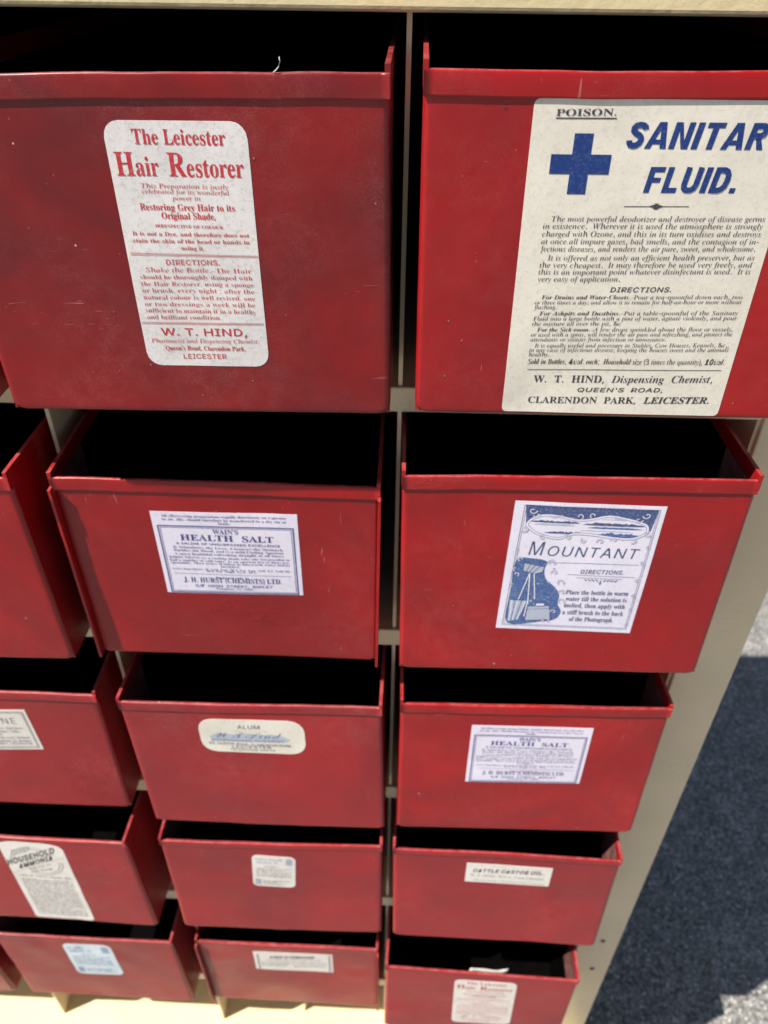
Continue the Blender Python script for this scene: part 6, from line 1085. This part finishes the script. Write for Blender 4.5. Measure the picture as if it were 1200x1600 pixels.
def make_drawer(k, name, label, red, hem=0.047, flange=False):
    c_, r_, (dx, d, zt, ya, ti, ro) = FACES[k]
    def tr(x, y, z):
        x, z = x * math.cos(ro) - z * math.sin(ro), x * math.sin(ro) + z * math.cos(ro)
        y, z = y * math.cos(ti) - z * math.sin(ti), y * math.sin(ti) + z * math.cos(ti)
        x, y = x * math.cos(ya) - y * math.sin(ya), x * math.sin(ya) + y * math.cos(ya)
        return Vector((x, y, z))
    top = Vector(((c_ - 1.5) * W + dx + 0.0, -d, -r_ + zt))
    ax = [tr(1, 0, 0), tr(0, 1, 0), tr(0, 0, 1)]
    root = empty(name, (0, 0, 0))
    MM = Matrix(ax).transposed().to_4x4()
    o = top - DH * ax[2]
    MM.translation = P(*o)
    root.matrix_world = MM
    tag(root, label, 'drawer', 'red metal drawers pulled out of the cabinet')
    hw = DW / 2
    rr = 0.016
    # tray: side walls, floor, back
    t = MB()
    L = 1.5
    for s in (-1, 1):
        x0, x1 = sorted((s * (hw - 0.001), s * (hw - 0.009)))
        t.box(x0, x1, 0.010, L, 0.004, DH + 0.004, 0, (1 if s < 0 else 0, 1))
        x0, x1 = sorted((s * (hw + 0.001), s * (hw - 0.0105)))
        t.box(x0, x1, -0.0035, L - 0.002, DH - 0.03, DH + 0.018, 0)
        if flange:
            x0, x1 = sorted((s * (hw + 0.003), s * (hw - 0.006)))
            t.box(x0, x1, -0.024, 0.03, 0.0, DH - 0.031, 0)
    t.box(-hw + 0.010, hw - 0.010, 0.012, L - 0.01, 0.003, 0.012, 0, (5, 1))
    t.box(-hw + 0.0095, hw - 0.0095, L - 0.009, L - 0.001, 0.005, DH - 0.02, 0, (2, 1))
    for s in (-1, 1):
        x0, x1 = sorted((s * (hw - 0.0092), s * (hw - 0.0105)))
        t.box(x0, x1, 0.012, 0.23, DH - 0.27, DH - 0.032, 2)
    t.build('tray', [red, LINING_SHADE, INSIDE], root, bevel=0.004)
    # front panel, rolled at the sides and the bottom
    es = [0, 0.08, 0.22, 0.45, 0.75, 1.0]
    xs = [-hw + rr * q for q in es] + lin(-hw + rr, hw - rr, 64)[1:-1] + [hw - rr * q for q in reversed(es)]
    zs = [rr * q for q in es] + lin(rr, DH - 0.006, 52)[1:]
    f = MB()
    nx, nz = len(xs), len(zs)
    def edge(sd):
        return 0 if sd >= rr else rr - math.sqrt(max(0, rr * rr - (rr - sd) ** 2))
    for layer in (0, 1):
        for z in zs:
            for x in xs:
                e = min(rr, edge(hw - abs(x)) + edge(z))
                yy = warp(k, x, z) + e if layer == 0 else max(warp(k, x, z) + 0.010, e + 0.002)
                xx, zz = x, z
                q = 0.03                                     # rounded lower corners
                if hw - abs(x) < q and z < q:
                    du, dv = q - (hw - abs(x)), q - z
                    l = max(du, dv); n_ = math.hypot(du, dv)
                    if n_ > 1e-9:
                        kx = l / n_
                        xx = math.copysign(hw - q + du * kx, x); zz = q - dv * kx
                f.v.append((xx, yy, zz))
    off = nx * nz
    for j in range(nz - 1):
        for i in range(nx - 1):
            a = j * nx + i
            f.face((a, a + 1, a + nx + 1, a + nx), 0, True)
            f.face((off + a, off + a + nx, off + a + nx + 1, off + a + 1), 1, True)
    for i in range(nx - 1):
        f.face((i, off + i, off + i + 1, i + 1), 0, True)
        a = (nz - 1) * nx + i
        f.face((a, a + 1, off + a + 1, off + a), 0)
    for j in range(nz - 1):
        a = j * nx
        f.face((a, a + nx, off + a + nx, off + a), 0, True)
        a += nx - 1
        f.face((a, off + a, off + a + nx, a + nx), 0, True)
    f.build('front_panel', [red, LINING_SHADE], root)
    # folded rim along the top of the front
    prof = [(0.0085, DH - hem + 0.004), (0.0085, DH - 0.005), (0.006, DH - 0.0008), (0.002, DH + 0.0008), (-0.003, DH + 0.0002),
            (-0.0046, DH - 0.0022), (-0.0054, DH - 0.006), (-0.0054, DH - 0.5 * hem), (-0.0050, DH - hem + 0.004), (-0.0048, DH - hem + 0.0008), (-0.0020, DH - hem), (0.0005, DH - hem + 0.001)]
    xr = lin(-hw + 0.0005, hw - 0.0005, 48)
    h = MB()
    n = len(prof)
    for i, x in enumerate(xr):
        w_ = warp(k, x, DH - hem); sg = sag(k, x)
        for (y, z) in prof:
            h.v.append((x, y + w_, z + sg))
    for i in range(len(xr) - 1):
        for j in range(n):
            a, b = i * n + j, i * n + (j + 1) % n
            h.face((a, b, b + n, a + n), 0, True)
    h.face(tuple(range(n))); h.face(tuple(reversed(range(len(h.v) - n, len(h.v)))))
    h.build('rim', red, root)
    return root

def on_face(k, fr, u, v, lay):
    ca, cc, an, w, h = fr
    x, z = u - w / 2, h / 2 - v
    a = ca + x * math.cos(an) - z * math.sin(an)
    c = cc + x * math.sin(an) + z * math.cos(an) + DH
    return (a, warp(k, a, c) - lay, c)

def make_label(k, root, paper_m, radius=0.0, umin=0.0, part_label=None, dome=0.0):
    fr = FRAMES[k]
    w, h = fr[3], fr[4]
    b = MB()
    rv = [q * radius for q in (0, 0.06, 0.17, 0.34, 0.6, 1.0)] if radius else [0]
    vs_ = rv + lin(radius, h - radius, max(4, int(h / 0.015)))[1:-1] + [h - q for q in reversed(rv)]
    nu = max(6, int((w - umin) / 0.015))
    for v_ in vs_:
        dv = min(v_, h - v_)
        ins = radius - math.sqrt(max(0, radius * radius - (radius - dv) ** 2)) if dv < radius else 0
        for i in range(nu + 1):
            u = (umin + ins) + (w - umin - 2 * ins) * i / nu
            vv = v_
            if dome and v_ < h * 0.5:
                t = (u - umin) / (w - umin) * 2 - 1
                vv = v_ + dome * (t ** 4) * (1 - v_ / (h * 0.5))
            lift = 0.0008
            b.v.append(on_face(k, fr, u, vv, lift))
    n = nu + 1
    for j in range(len(vs_) - 1):
        for i in range(nu):
            a = j * n + i
            b.face((a, a + n, a + n + 1, a + 1), 0, True)
    ring = [i for i in range(n)] + [j * n + nu for j in range(1, len(vs_))] + [(len(vs_) - 1) * n + i for i in range(nu - 1, -1, -1)] + [j * n for j in range(len(vs_) - 2, 0, -1)]
    k0 = len(b.v)                       # cut edge of the paper down to the paint
    for q in ring:
        x, y, z = b.v[q]
        b.v += [(x, y, z), (x, y + 0.0009, z)]
    for i in range(len(ring)):
        j = (i + 1) % len(ring)
        b.face((k0 + 2 * i, k0 + 2 * j, k0 + 2 * j + 1, k0 + 2 * i + 1))
    o = b.build('paper_label', paper_m, root)
    if part_label:
        o['label'] = part_label
    return o

def put_print(k, lab, name, sheet, mats):
    if not sheet.f:
        return
    fr = FRAMES[k]
    b = MB()
    b.v = [on_face(k, fr, u, v, 0.0015 + 0.6 * l) for u, v, l in sheet.v]
    for f, mi in zip(sheet.f, sheet.m):
        b.face(f, mi)
    return b.build(name, mats, lab)

def split(k, src):
    T = [q for q in PRINT[src] if len(q) == 6]
    S = [q for q in PRINT[src] if len(q) == 2]
    return T, S

SPEC = [
 # key, paper, corner radius, red, hem, flange
 ('11', PAPER_GREY, 0.034, RED_DIM_REFLECT, 0.047, False, 'red drawer in the top row bearing a tall white label in red print', 'tall rounded white label printed in red'),
 ('12', PAPER_CREAM, 0.012, RED, 0.047, False, 'bright red drawer in the top row with a big cream poison label and blue cross', 'large cream poison label with a blue cross'),
 ('21', PAPER_LILAC, 0.0, RED, 0.045, True, 'red drawer with the larger violet bordered label, directly below the tall red printed label', 'white label with a violet double border'),
 ('22', PAPER_LILAC, 0.0, RED, 0.045, False, 'red drawer with a blue pictorial label of a lake and a tripod camera', 'white pictorial label with blue lake scene and camera'),
 ('30', PAPER_WHITE, 0.0, RED_DUSTY, 0.042, False, 'red drawer at left edge whose bordered cream label is cut off to NE', 'cream label with thin double border'),
 ('31', PAPER_CREAM, 0.062, RED_DUSTY, 0.044, False, 'red drawer with a small cream rounded label headed ALUM', 'cream oval-ended label with blue wash'),
 ('32', PAPER_LILAC, 0.0, RED, 0.044, False, 'red drawer with the smaller violet bordered label, below the lake picture drawer', 'white label with a violet double border'),
 ('40', PAPER_WHITE, 0.02, RED_DUSTY, 0.022, False, 'red drawer with a tall narrow household ammonia label reaching its bottom edge', 'tall narrow white label in grey print'),
 ('41', PAPER_WHITE, 0.028, RED_DUSTY, 0.034, False, 'red drawer with a small square white label in faint blue print, below the ALUM drawer', 'small rounded white label in faint blue print'),
 ('42', PAPER_WHITE, 0.0, RED_DUSTY, 0.034, False, 'red drawer with a thin white castor oil strip label and drooping rim', 'thin white strip label'),
 ('50', PAPER_BLUE, 0.035, RED_DUSTY, 0.02, False, 'red drawer with a pale blue rounded label in the lowest row at left', 'pale blue rounded label'),
 ('51', PAPER_WHITE, 0.0, RED_DUSTY, 0.03, True, 'lowest row red drawer with a wide thin white label, right of the pale blue label', 'wide thin white label'),
 ('52', PAPER_WHITE, 0.034, RED_DUSTY, 0.034, False, 'lowest red drawer by the cream stile with a small white label in red print', 'white rounded label in faded red print'),
 ('20', None, 0, RED, 0.045, False, 'red drawer showing no label at the left edge, above the NE label drawer', None),
 ('10', None, 0, RED, 0.047, False, 'red drawer beyond the left edge in the top row, only its shaded side showing', None),
 ('5z', None, 0, RED_DUSTY, 0.02, False, 'red drawer at the lower left corner showing only its right end', None),
]
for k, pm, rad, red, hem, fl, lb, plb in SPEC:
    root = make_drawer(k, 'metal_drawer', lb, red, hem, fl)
    if k == '52':
        root52 = root
    if k == '11':
        root11 = root
    if not pm:
        continue
    rng = random.Random(k)
    fr = FRAMES[k]
    um = 0.0
    if k == '30':
        um = min(q[0] for q in [s for n, s in split(k, k)[1]][0]) - 0.014
    lab = make_label(k, root, pm, rad, um, plb, 0.03 if k == '40' else 0.0)
    sh = Sheet()
    if k in ('11', '52'):
        T, S = split(k, '11')
        kx, ky = fr[3] / FRAMES['11'][3], fr[4] / FRAMES['11'][4]
        for st, a, b, c, d, e in T:
            mi = 0 if b < 0.115 or 'Restoring' in st or 'Original' in st or 'HIND' in st else 1
            sh.text(st, a * kx, b * ky, c * kx, d * ky, e * ky, mi)
        for n, pts in S:
            sh.stroke([(u * kx, v * ky) for u, v in pts], 0.0011, 1)
        put_print(k, lab, 'lettering', sh, [INK_RED, INK_RED2])
    elif k == '12':
        T, S = split(k, k)
        for st, a, b, c, d, e in T:
            if st[1:] in ('SANITARY', 'FLUID.'):
                sh.block(st, a, b, c, d, e, 1)
            else:
                sh.text(st, a, b, c, d, e, 2 if st[0] == 'i' else 0)
        cross = None
        for n, pts in S:
            if n == 'cross':
                cross = pts
            elif n == 'blob':
                u, v = pts[0]
                for s in (-1, 1):
                    sh.fill([(u + s * 0.016, v), (u + s * 0.004, v - 0.004), (u + s * 0.001, v), (u + s * 0.004, v + 0.004)], 0)
                sh.fill([(u - 0.004, v - 0.006), (u + 0.004, v - 0.006), (u + 0.002, v), (u + 0.005, v + 0.006), (u - 0.005, v + 0.006), (u - 0.002, v)], 0)
            else:
                sh.stroke(pts, 0.0022 if n == 'bar' else 0.0015, 0)
        put_print(k, lab, 'lettering', sh, [INK_BLACK, INK_BLUE, INK_BODY])
        # regular cross from the measured arms
        us = sorted(p[0] for p in cross); vs2 = sorted(p[1] for p in cross)
        u0, u3, v0, v3 = us[0], us[-1], vs2[0], vs2[-1]
        um_, vm_ = (u0 + u3) / 2, (v0 + v3) / 2
        aw = (u3 - u0) * 0.155
        ah = aw
        sx = Sheet()
        sx.fill([(um_ - aw, v0), (um_ + aw, v0), (um_ + aw, vm_ - ah), (u3, vm_ - ah), (u3, vm_ + ah), (um_ + aw, vm_ + ah),
                 (um_ + aw, v3), (um_ - aw, v3), (um_ - aw, vm_ + ah), (u0, vm_ + ah), (u0, vm_ - ah), (um_ - aw, vm_ - ah)])
        put_print(k, lab, 'cross_emblem', sx, [INK_BLUE])
    elif k in ('21', '32'):
        T, S = split(k, '21')
        kx, ky = fr[3] / FRAMES['21'][3], fr[4] / FRAMES['21'][4]
        for st, a, b, c, d, e in T:
            thin = st[0] == 'b' and e < 0.017
            sh.text(('r' if thin else st[0]) + st[1:], a * kx, b * ky, c * kx, d * ky, e * ky, 0)
        for n, pts in S:
            pts = [(u * kx, v * ky) for u, v in pts]
            if n == 'border':
                us = [p[0] for p in pts]; vv = [p[1] for p in pts]
                u0, u1_, v0, v1_ = (us[0] + us[3]) / 2, (us[1] + us[2]) / 2, (vv[0] + vv[1]) / 2, (vv[2] + vv[3]) / 2
                for i, wd in ((0, 0.0036), (0.0062, 0.0014)):
                    sh.stroke([(u0 + i, v0 + i), (u1_ - i, v0 + i), (u1_ - i, v1_ - i), (u0 + i, v1_ - i)], wd, 0, 0, True)
            else:
                sh.stroke(pts, 0.0011, 0)
        put_print(k, lab, 'lettering', sh, [INK_PURPLE])
    elif k == '31':
        T, S = split(k, k)
        for st, a, b, c, d, e in T:
            sh.text(st, a, b, c, d, e, 0)
        sw = Sheet()
        for n, pts in S:
            if n == 'thin':
                sh.stroke(pts, 0.0009, 0)
            else:
                sw.fill(pts, 0, -0.0006)
        put_print(k, lab, 'blue_wash', sw, [INK_PALE])
        put_print(k, lab, 'lettering', sh, [INK_FADED])
    elif k in ('30', '42', '51'):
        T, S = split(k, k)
        for st, a, b, c, d, e in T:
            sh.text(st, a, b, c, d, e, 0 if st[0] in 'th' else 1)
        for n, pts in S:
            if n == 'border':
                us = [p[0] for p in pts]; vv = [p[1] for p in pts]
                u0, u1_, v0, v1_ = um + 0.014, fr[3] - 0.014, 0.014, fr[4] - 0.014
                for i, wd in ((0, 0.0022), (0.006, 0.001)):
                    sh.stroke([(u0 + i, v0 + i), (u1_ - i, v0 + i), (u1_ - i, v1_ - i), (u0 + i, v1_ - i)], wd, 0, 0, True)
            elif n == 'vband':
                sh.stroke(pts, 0.010, 1)
            else:
                sh.stroke(pts, 0.0014, 1)
        put_print(k, lab, 'lettering', sh, [INK_BLACK, INK_GREY])
    elif k == '40':
        T, S = split(k, k)
        for st, a, b, c, d, e in T:
            sh.text(st, a, b, c, d, e, 0 if st[0] == 'h' else 1)
        for n, pts in S:
            if n == 'thin':
                sh.stroke(pts, 0.0018, 1)
            elif n == 'ring':
                u, v = fr[3] * 0.5, fr[3] * 0.53
                for rr_ in (0.118, 0.104):
                    for a0, a1 in ((math.pi * 1.02, math.pi * 1.80), (-0.05, math.pi * 0.62)):
                        sh.stroke([(u + rr_ * math.cos(q), v + rr_ * math.sin(q)) for q in lin(a0, a1, 28)], 0.0036, 1)
            elif n == 'band':
                sh.specklines([(0.03, 0.285), (fr[3] - 0.02, 0.285), (fr[3] - 0.02, 0.305), (0.03, 0.305)], 1, rng, 1, 0.9)
            elif n == 'block':
                sh.specklines([(0.025, 0.32), (fr[3] - 0.02, 0.32), (fr[3] - 0.02, fr[4] - 0.03), (0.025, fr[4] - 0.03)], 26, rng, 1, 0.72)
        put_print(k, lab, 'lettering', sh, [INK_BLACK, INK_GREY])
    elif k in ('41', '50'):
        w, h = fr[3], fr[4]
        q = lambda a, b, c, d: [(a * w, b * h), (c * w, b * h), (c * w, d * h), (a * w, d * h)]
        sh.specklines(q(0.08, 0.08, 0.72, 0.16), 1, rng, 0, 1.0)
        sh.specklines(q(0.10, 0.18, 0.60, 0.26), 1, rng, 0, 1.0)
        sh.specklines(q(0.30, 0.31, 0.62, 0.36), 1, rng, 1, 0.8)
        sh.specklines(q(0.09, 0.38, 0.90, 0.68), 6, rng, 1, 0.75)
        sh.specklines(q(0.24, 0.78, 0.90, 0.93), 3, rng, 1, 0.75)
        for (a, b, c, d) in ((0.79, 0.07, 0.91, 0.25), (0.07, 0.76, 0.18, 0.93)):
            pts = q(a, b, c, d)
            sh.stroke(pts, 0.004, 0, 0, True)
            for t in (0.25, 0.5, 0.75):
                sh.stroke([(pts[0][0] + (pts[1][0] - pts[0][0]) * t, pts[0][1]), (pts[0][0] + (pts[1][0] - pts[0][0]) * t, pts[2][1])], 0.004, 0)
        put_print(k, lab, 'lettering', sh, [INK_TEAL if k == '50' else INK_PALE, INK_TEAL if k == '50' else INK_GREY])
    elif k == '22':
        T, S = split(k, k)
        D = {}
        for n, pts in S:
            D.setdefault(n, []).append(pts)
        for st, a, b, c, d, e in T:
            sh.text(st, a, b, c, d, e, 0)
        for st, a, b, c, d, e in [q for q in T if q[0][0] == 'a']:
            sh2 = Sheet()
        for pts in D.get('thin', []) + D['fl']:
            sh.stroke(pts, 0.0011, 0)
        ou = D['orn'][0][1][0]; ov = D['orn'][0][0][1]
        for s in (-1, 1):
            for j in range(4):
                sh.fill([(ou + s * (0.006 + j * 0.011), ov + 0.003), (ou + s * (0.015 + j * 0.011), ov - 0.003), (ou + s * (0.018 + j * 0.011), ov - 0.003), (ou + s * (0.010 + j * 0.011), ov + 0.005)], 0)
        sh.stroke([(ou, ov - 0.002), (ou, ov + 0.018)], 0.0016, 0)
        sh.stroke([(ou - 0.005, ov + 0.008), (ou + 0.005, ov + 0.008)], 0.0016, 0)
        sh.stroke([(ou - 0.004, ov + 0.013), (ou + 0.004, ov + 0.013)], 0.0014, 0)
        put_print(k, lab, 'lettering', sh, [INK_SLATE])
        # shadow line of the heading
        # picture: lake scene in a scroll frame, tripod camera panel, ruled frame
        art = Sheet()
        w, h = fr[3], fr[4]
        NAVY, WHITE, MID, PALE = 0, 1, 2, 3
        for i, wd in ((0.016, 0.0012), (0.021, 0.0009)):
            art.stroke([(i + 0.012, i - 0.004), (w - i, i - 0.004), (w - i, h - i), (i + 0.002, h - i)], wd, NAVY, 0, True)
        tp = D['top'][0]
        tu0, tu1 = min(p[0] for p in tp), max(p[0] for p in tp)
        tv0 = sum(p[1] for p in tp[:2]) / 2
        lk = D['lake'][0]
        lu0, lu1 = min(p[0] for p in lk), max(p[0] for p in lk)
        lv0, lv1 = min(p[1] for p in lk), max(p[1] for p in lk)
        lh_ = (lv1 - lv0) * 0.6
        art.fill([(tu0 + 0.004, tv0 - 0.002), (tu1 - 0.004, tv0 - 0.002), (tu1 - 0.012, lv0 + 0.62 * (lv1 - lv0)), (lu1 - 0.05, lv0 + 0.7 * (lv1 - lv0)), (lu0 + 0.05, lv0 + 0.6 * (lv1 - lv0)), (tu0 + 0.012, lv0 + 0.5 * (lv1 - lv0))], NAVY, -0.0010)
        # lake paper ground
        def sm(pts, n=4):
            o_ = []
            N_ = len(pts)
            for i in range(N_):
                p0, p1, p2, p3 = [Vector(pts[(i + j) % N_]) for j in (-1, 0, 1, 2)]
                for t in range(n):
                    t /= n
                    o_.append(tuple(0.5 * ((2 * p1) + (p2 - p0) * t + (2 * p0 - 5 * p1 + 4 * p2 - p3) * t * t + (3 * p1 - p0 - 3 * p2 + p3) * t ** 3)))
            return o_
        lks = sm([(u, v + 0.016 * max(0, 1 - (v - lv0) / lh_)) for u, v in lk])
        art.fill(lks, WHITE, -0.0006)
        def band(u0, u1_, v, th, mi, jag, seed, lay=-0.0003):
            n = 26
            rg = random.Random(seed)
            topp, bot = [], []
            for i in range(n + 1):
                t = i / n
                env = min(1, 5 * t, 5 * (1 - t)) ** 0.6
                topp.append((u0 + (u1_ - u0) * t, v - th * env * (0.6 + jag * rg.random())))
                bot.append((u0 + (u1_ - u0) * t, v + th * env * 0.5 * (0.7 + 0.4 * rg.random())))
            art.fill(topp + bot[::-1], mi, lay)
        lw, lh = lu1 - lu0, lv1 - lv0
        band(lu0 + 0.02 * lw, lu0 + 0.44 * lw, lv0 + 0.44 * lh, 0.050 * lh, NAVY, 0.9, 1)
        band(lu0 + 0.05 * lw, lu0 + 0.40 * lw, lv0 + 0.53 * lh, 0.055 * lh, PALE, 0.3, 2)
        band(lu0 + 0.46 * lw, lu0 + 0.98 * lw, lv0 + 0.47 * lh, 0.065 * lh, NAVY, 0.8, 3)
        band(lu0 + 0.50 * lw, lu0 + 0.97 * lw, lv0 + 0.58 * lh, 0.05 * lh, MID, 0.4, 4)
        band(lu0 + 0.44 * lw, lu0 + 0.90 * lw, lv0 + 0.69 * lh, 0.03 * lh, PALE, 0.5, 5)
        band(lu0 + 0.15 * lw, lu0 + 0.52 * lw, lv0 + 0.81 * lh, 0.05 * lh, NAVY, 0.9, 6)
        band(lu0 + 0.55 * lw, lu0 + 0.96 * lw, lv0 + 0.84 * lh, 0.10 * lh, MID, 0.7, 7)
        band(lu0 + 0.16 * lw, lu0 + 0.40 * lw, lv0 + 0.26 * lh, 0.02 * lh, PALE, 0.5, 8)
        band(lu0 + 0.60 * lw, lu0 + 0.82 * lw, lv0 + 0.28 * lh, 0.02 * lh, PALE, 0.5, 9)
        art.stroke(lks, 0.0085, NAVY, -0.0001, True)
        art.stroke(lks, 0.0058, WHITE, 0.0002, True)
        rg = random.Random(5)
        def curl(u, v, r, a0, tn):
            r *= 0.95
            art.scroll(u, v, r, a0, tn * 0.8, 0.0046, NAVY, 0.0004)
            art.scroll(u, v, r, a0, tn * 0.8, 0.0026, WHITE, 0.0007)
        for (u, v, r, a0, tn) in ((lu0 + 0.01, tv0 + 0.016, 0.013, 0, 7), (lu0 + 0.025, lv0 + 0.022, 0.012, 3, -6), (lu1 - 0.01, tv0 + 0.018, 0.013, 3, -7), (lu1 - 0.03, lv0 + 0.024, 0.012, 0, 6),
                                  (lu0 + 0.42 * lw, lv0 + 0.02, 0.012, 1, -6), (lu0 + 0.53 * lw, lv0 + 0.015, 0.011, 2, 6), (lu0 + 0.22 * lw, lv0 + 0.022, 0.008, 3.1, -5), (lu0 + 0.27 * lw, lv0 + 0.02, 0.008, 3.1, -5),
                                  (lu0 + 0.78 * lw, lv0 + 0.022, 0.008, 0, 5), (lu0 + 0.73 * lw, lv0 + 0.02, 0.008, 0, 5),
                                  (lu0 - 0.004, lv1 - 0.03, 0.014, 2.4, -6), (lu0 + 0.05, lv1 - 0.006, 0.010, 1, 6), (lu0 + 0.36 * lw, lv1 - 0.004, 0.012, 3.5, 6), (lu0 + 0.5 * lw, lv1 + 0.004, 0.010, 4, -6),
                                  (lu0 + 0.64 * lw, lv1 + 0.006, 0.012, 3, 6), (lu1 - 0.03, lv1 - 0.004, 0.012, 2, -6), (lu1 - 0.085, lv1 - 0.002, 0.010, 3, 6), (lu1 + 0.006, lv1 - 0.03, 0.012, 0.4, 6)):
            curl(u, v, r, a0, tn)
        pn = sm(D['panel'][0])
        art.fill(pn, MID, -0.0010)
        pu0, pu1 = min(p[0] for p in pn), max(p[0] for p in pn)
        pv0, pv1 = min(p[1] for p in pn), max(p[1] for p in pn)
        for j in range(46):                                     # grain of the halftone
            a, b_ = rg.uniform(pu0 + 0.02, pu1 - 0.045), rg.uniform(pv0 + 0.03, pv1 - 0.02)
            art.fill([(a, b_), (a + rg.uniform(0.004, 0.014), b_ + 0.001), (a + rg.uniform(0.003, 0.010), b_ + rg.uniform(0.003, 0.008))], rg.choice((NAVY, PALE, NAVY)), -0.0006)
        art.fill(D['cam'][0], PALE, -0.0002)
        art.stroke(D['cam'][0], 0.002, NAVY, 0.0001, True)
        cp = D['cam'][0]
        for t in (0.3, 0.55, 0.8):
            a, b_ = Vector(cp[0]).lerp(Vector(cp[1]), t), Vector(cp[4]).lerp(Vector(cp[3]), t)
            art.stroke([tuple(a), tuple(b_)], 0.0022, NAVY, 0.0002)
        for lg in D['leg']:
            art.stroke(lg, 0.0052, NAVY, 0.0001)
            art.stroke(lg, 0.0032, WHITE, 0.0004)
        for i, cs in enumerate(D['case']):
            art.fill(cs, WHITE if i else PALE, -0.0001)
            art.stroke(cs, 0.0018, NAVY, 0.0002, True)
        ca_ = D['case'][0]
        art.stroke([tuple(Vector(ca_[0]).lerp(Vector(ca_[3]), 0.2)), tuple(Vector(ca_[1]).lerp(Vector(ca_[2]), 0.2))], 0.0014, NAVY, 0.0003)
        cl = D['cloth'][0]
        art.fill(cl, PALE, -0.0002)
        for t in (0.1, 0.3, 0.5, 0.7, 0.9):
            a, b_ = Vector(cl[0]).lerp(Vector(cl[1]), t), Vector(cl[3]).lerp(Vector(cl[2]), t)
            art.stroke([tuple(a), tuple((a + b_) / 2 + Vector((0.003 * math.sin(9 * t), 0))), tuple(b_)], 0.0026, MID if t in (0.3, 0.7) else WHITE, 0.0002)
        for j, t in enumerate((0.06, 0.2, 0.34, 0.48, 0.62, 0.78, 0.92)):
            v = pv0 + (pv1 - pv0) * t
            u = pu0 + (pu1 - pu0) * (0.78 + 0.18 * math.sin(t * 5.0 - 1.2))
            curl(u, v, 0.012 if j % 2 else 0.015, 3.0 if j % 2 else 0.5, 6 if j % 2 else -6)
        for t in (0.30, 0.42, 0.55, 0.68, 0.80, 0.93):
            curl(w - 0.020 + 0.004 * math.sin(9 * t), h * t, 0.0085, 1.5 if int(t * 100) % 2 else 4.4, 5 if int(t * 100) % 2 else -5)
        for t in (0.36, 0.5, 0.63):
            curl(0.030, h * t, 0.0085, 1.5, 5)
        curl(pu0 + 0.02, pv0 + 0.006, 0.010, 2, 6)
        curl(pu0 + 0.012, pv0 + 0.065, 0.010, 1, -6)
        put_print(k, lab, 'picture', art, [INK_ART, INK_WHITE, INK_MID, INK_PALE])

# the big drawer further left in the top row, only its lower right corner reaches the picture
# ------------------------------------------------------------------ small loose things
m, nt, pb = mat('white_fibre')
pb.inputs['Base Color'].default_value = (0.7, 0.68, 0.64, 1)
pb.inputs['Roughness'].default_value = 0.8
b = MB()
x0, z0 = 0.2575, DH + 0.0025
b.tube([(x0, -0.004, z0), (x0 + 0.006, -0.006, z0 + 0.004), (x0 + 0.0115, -0.006, z0 + 0.010), (x0 + 0.0145, -0.004, z0 + 0.018), (x0 + 0.0135, -0.002, z0 + 0.026)], 0.0009, 5)
th = b.build('thread', m)
th.matrix_world = root11.matrix_world.copy()
tag(th, 'tiny curled white thread caught on the rim above the tall red printed label', 'thread')

b = MB()
pw = 0.095
n = 10
for j, (y, z) in enumerate(((0.20, 0.016), (0.12, 0.35), (0.05, 0.66), (0.030, DH + 0.004))):
    for i in range(n + 1):
        t = i / n
        zz = z - (0.030 if j == 3 else 0)
        if j == 3:
            zz += 0.002 * noise.noise(Vector((t * 4, 1, 1))) + (0.026 * max(0, (t - 0.72)) / 0.28 if t > 0.72 else 0)
        b.v.append((0.04 - pw + 2 * pw * t, y + 0.004 * noise.noise(Vector((t * 2.2, j * 0.7, 3))), zz))
for j in range(3):
    for i in range(n):
        a = j * (n + 1) + i
        b.face((a, a + 1, a + n + 2, a + n + 1), 0, True)
ps = b.build('paper_scrap', PAPER_WHITE)
ps.matrix_world = root52.matrix_world.copy()
so_ = ps.modifiers.new('thickness', 'SOLIDIFY')
so_.thickness = 0.0012 * U
tag(ps, 'creased off-white paper scrap leaning inside the lowest right drawer behind its rim', 'paper scrap')
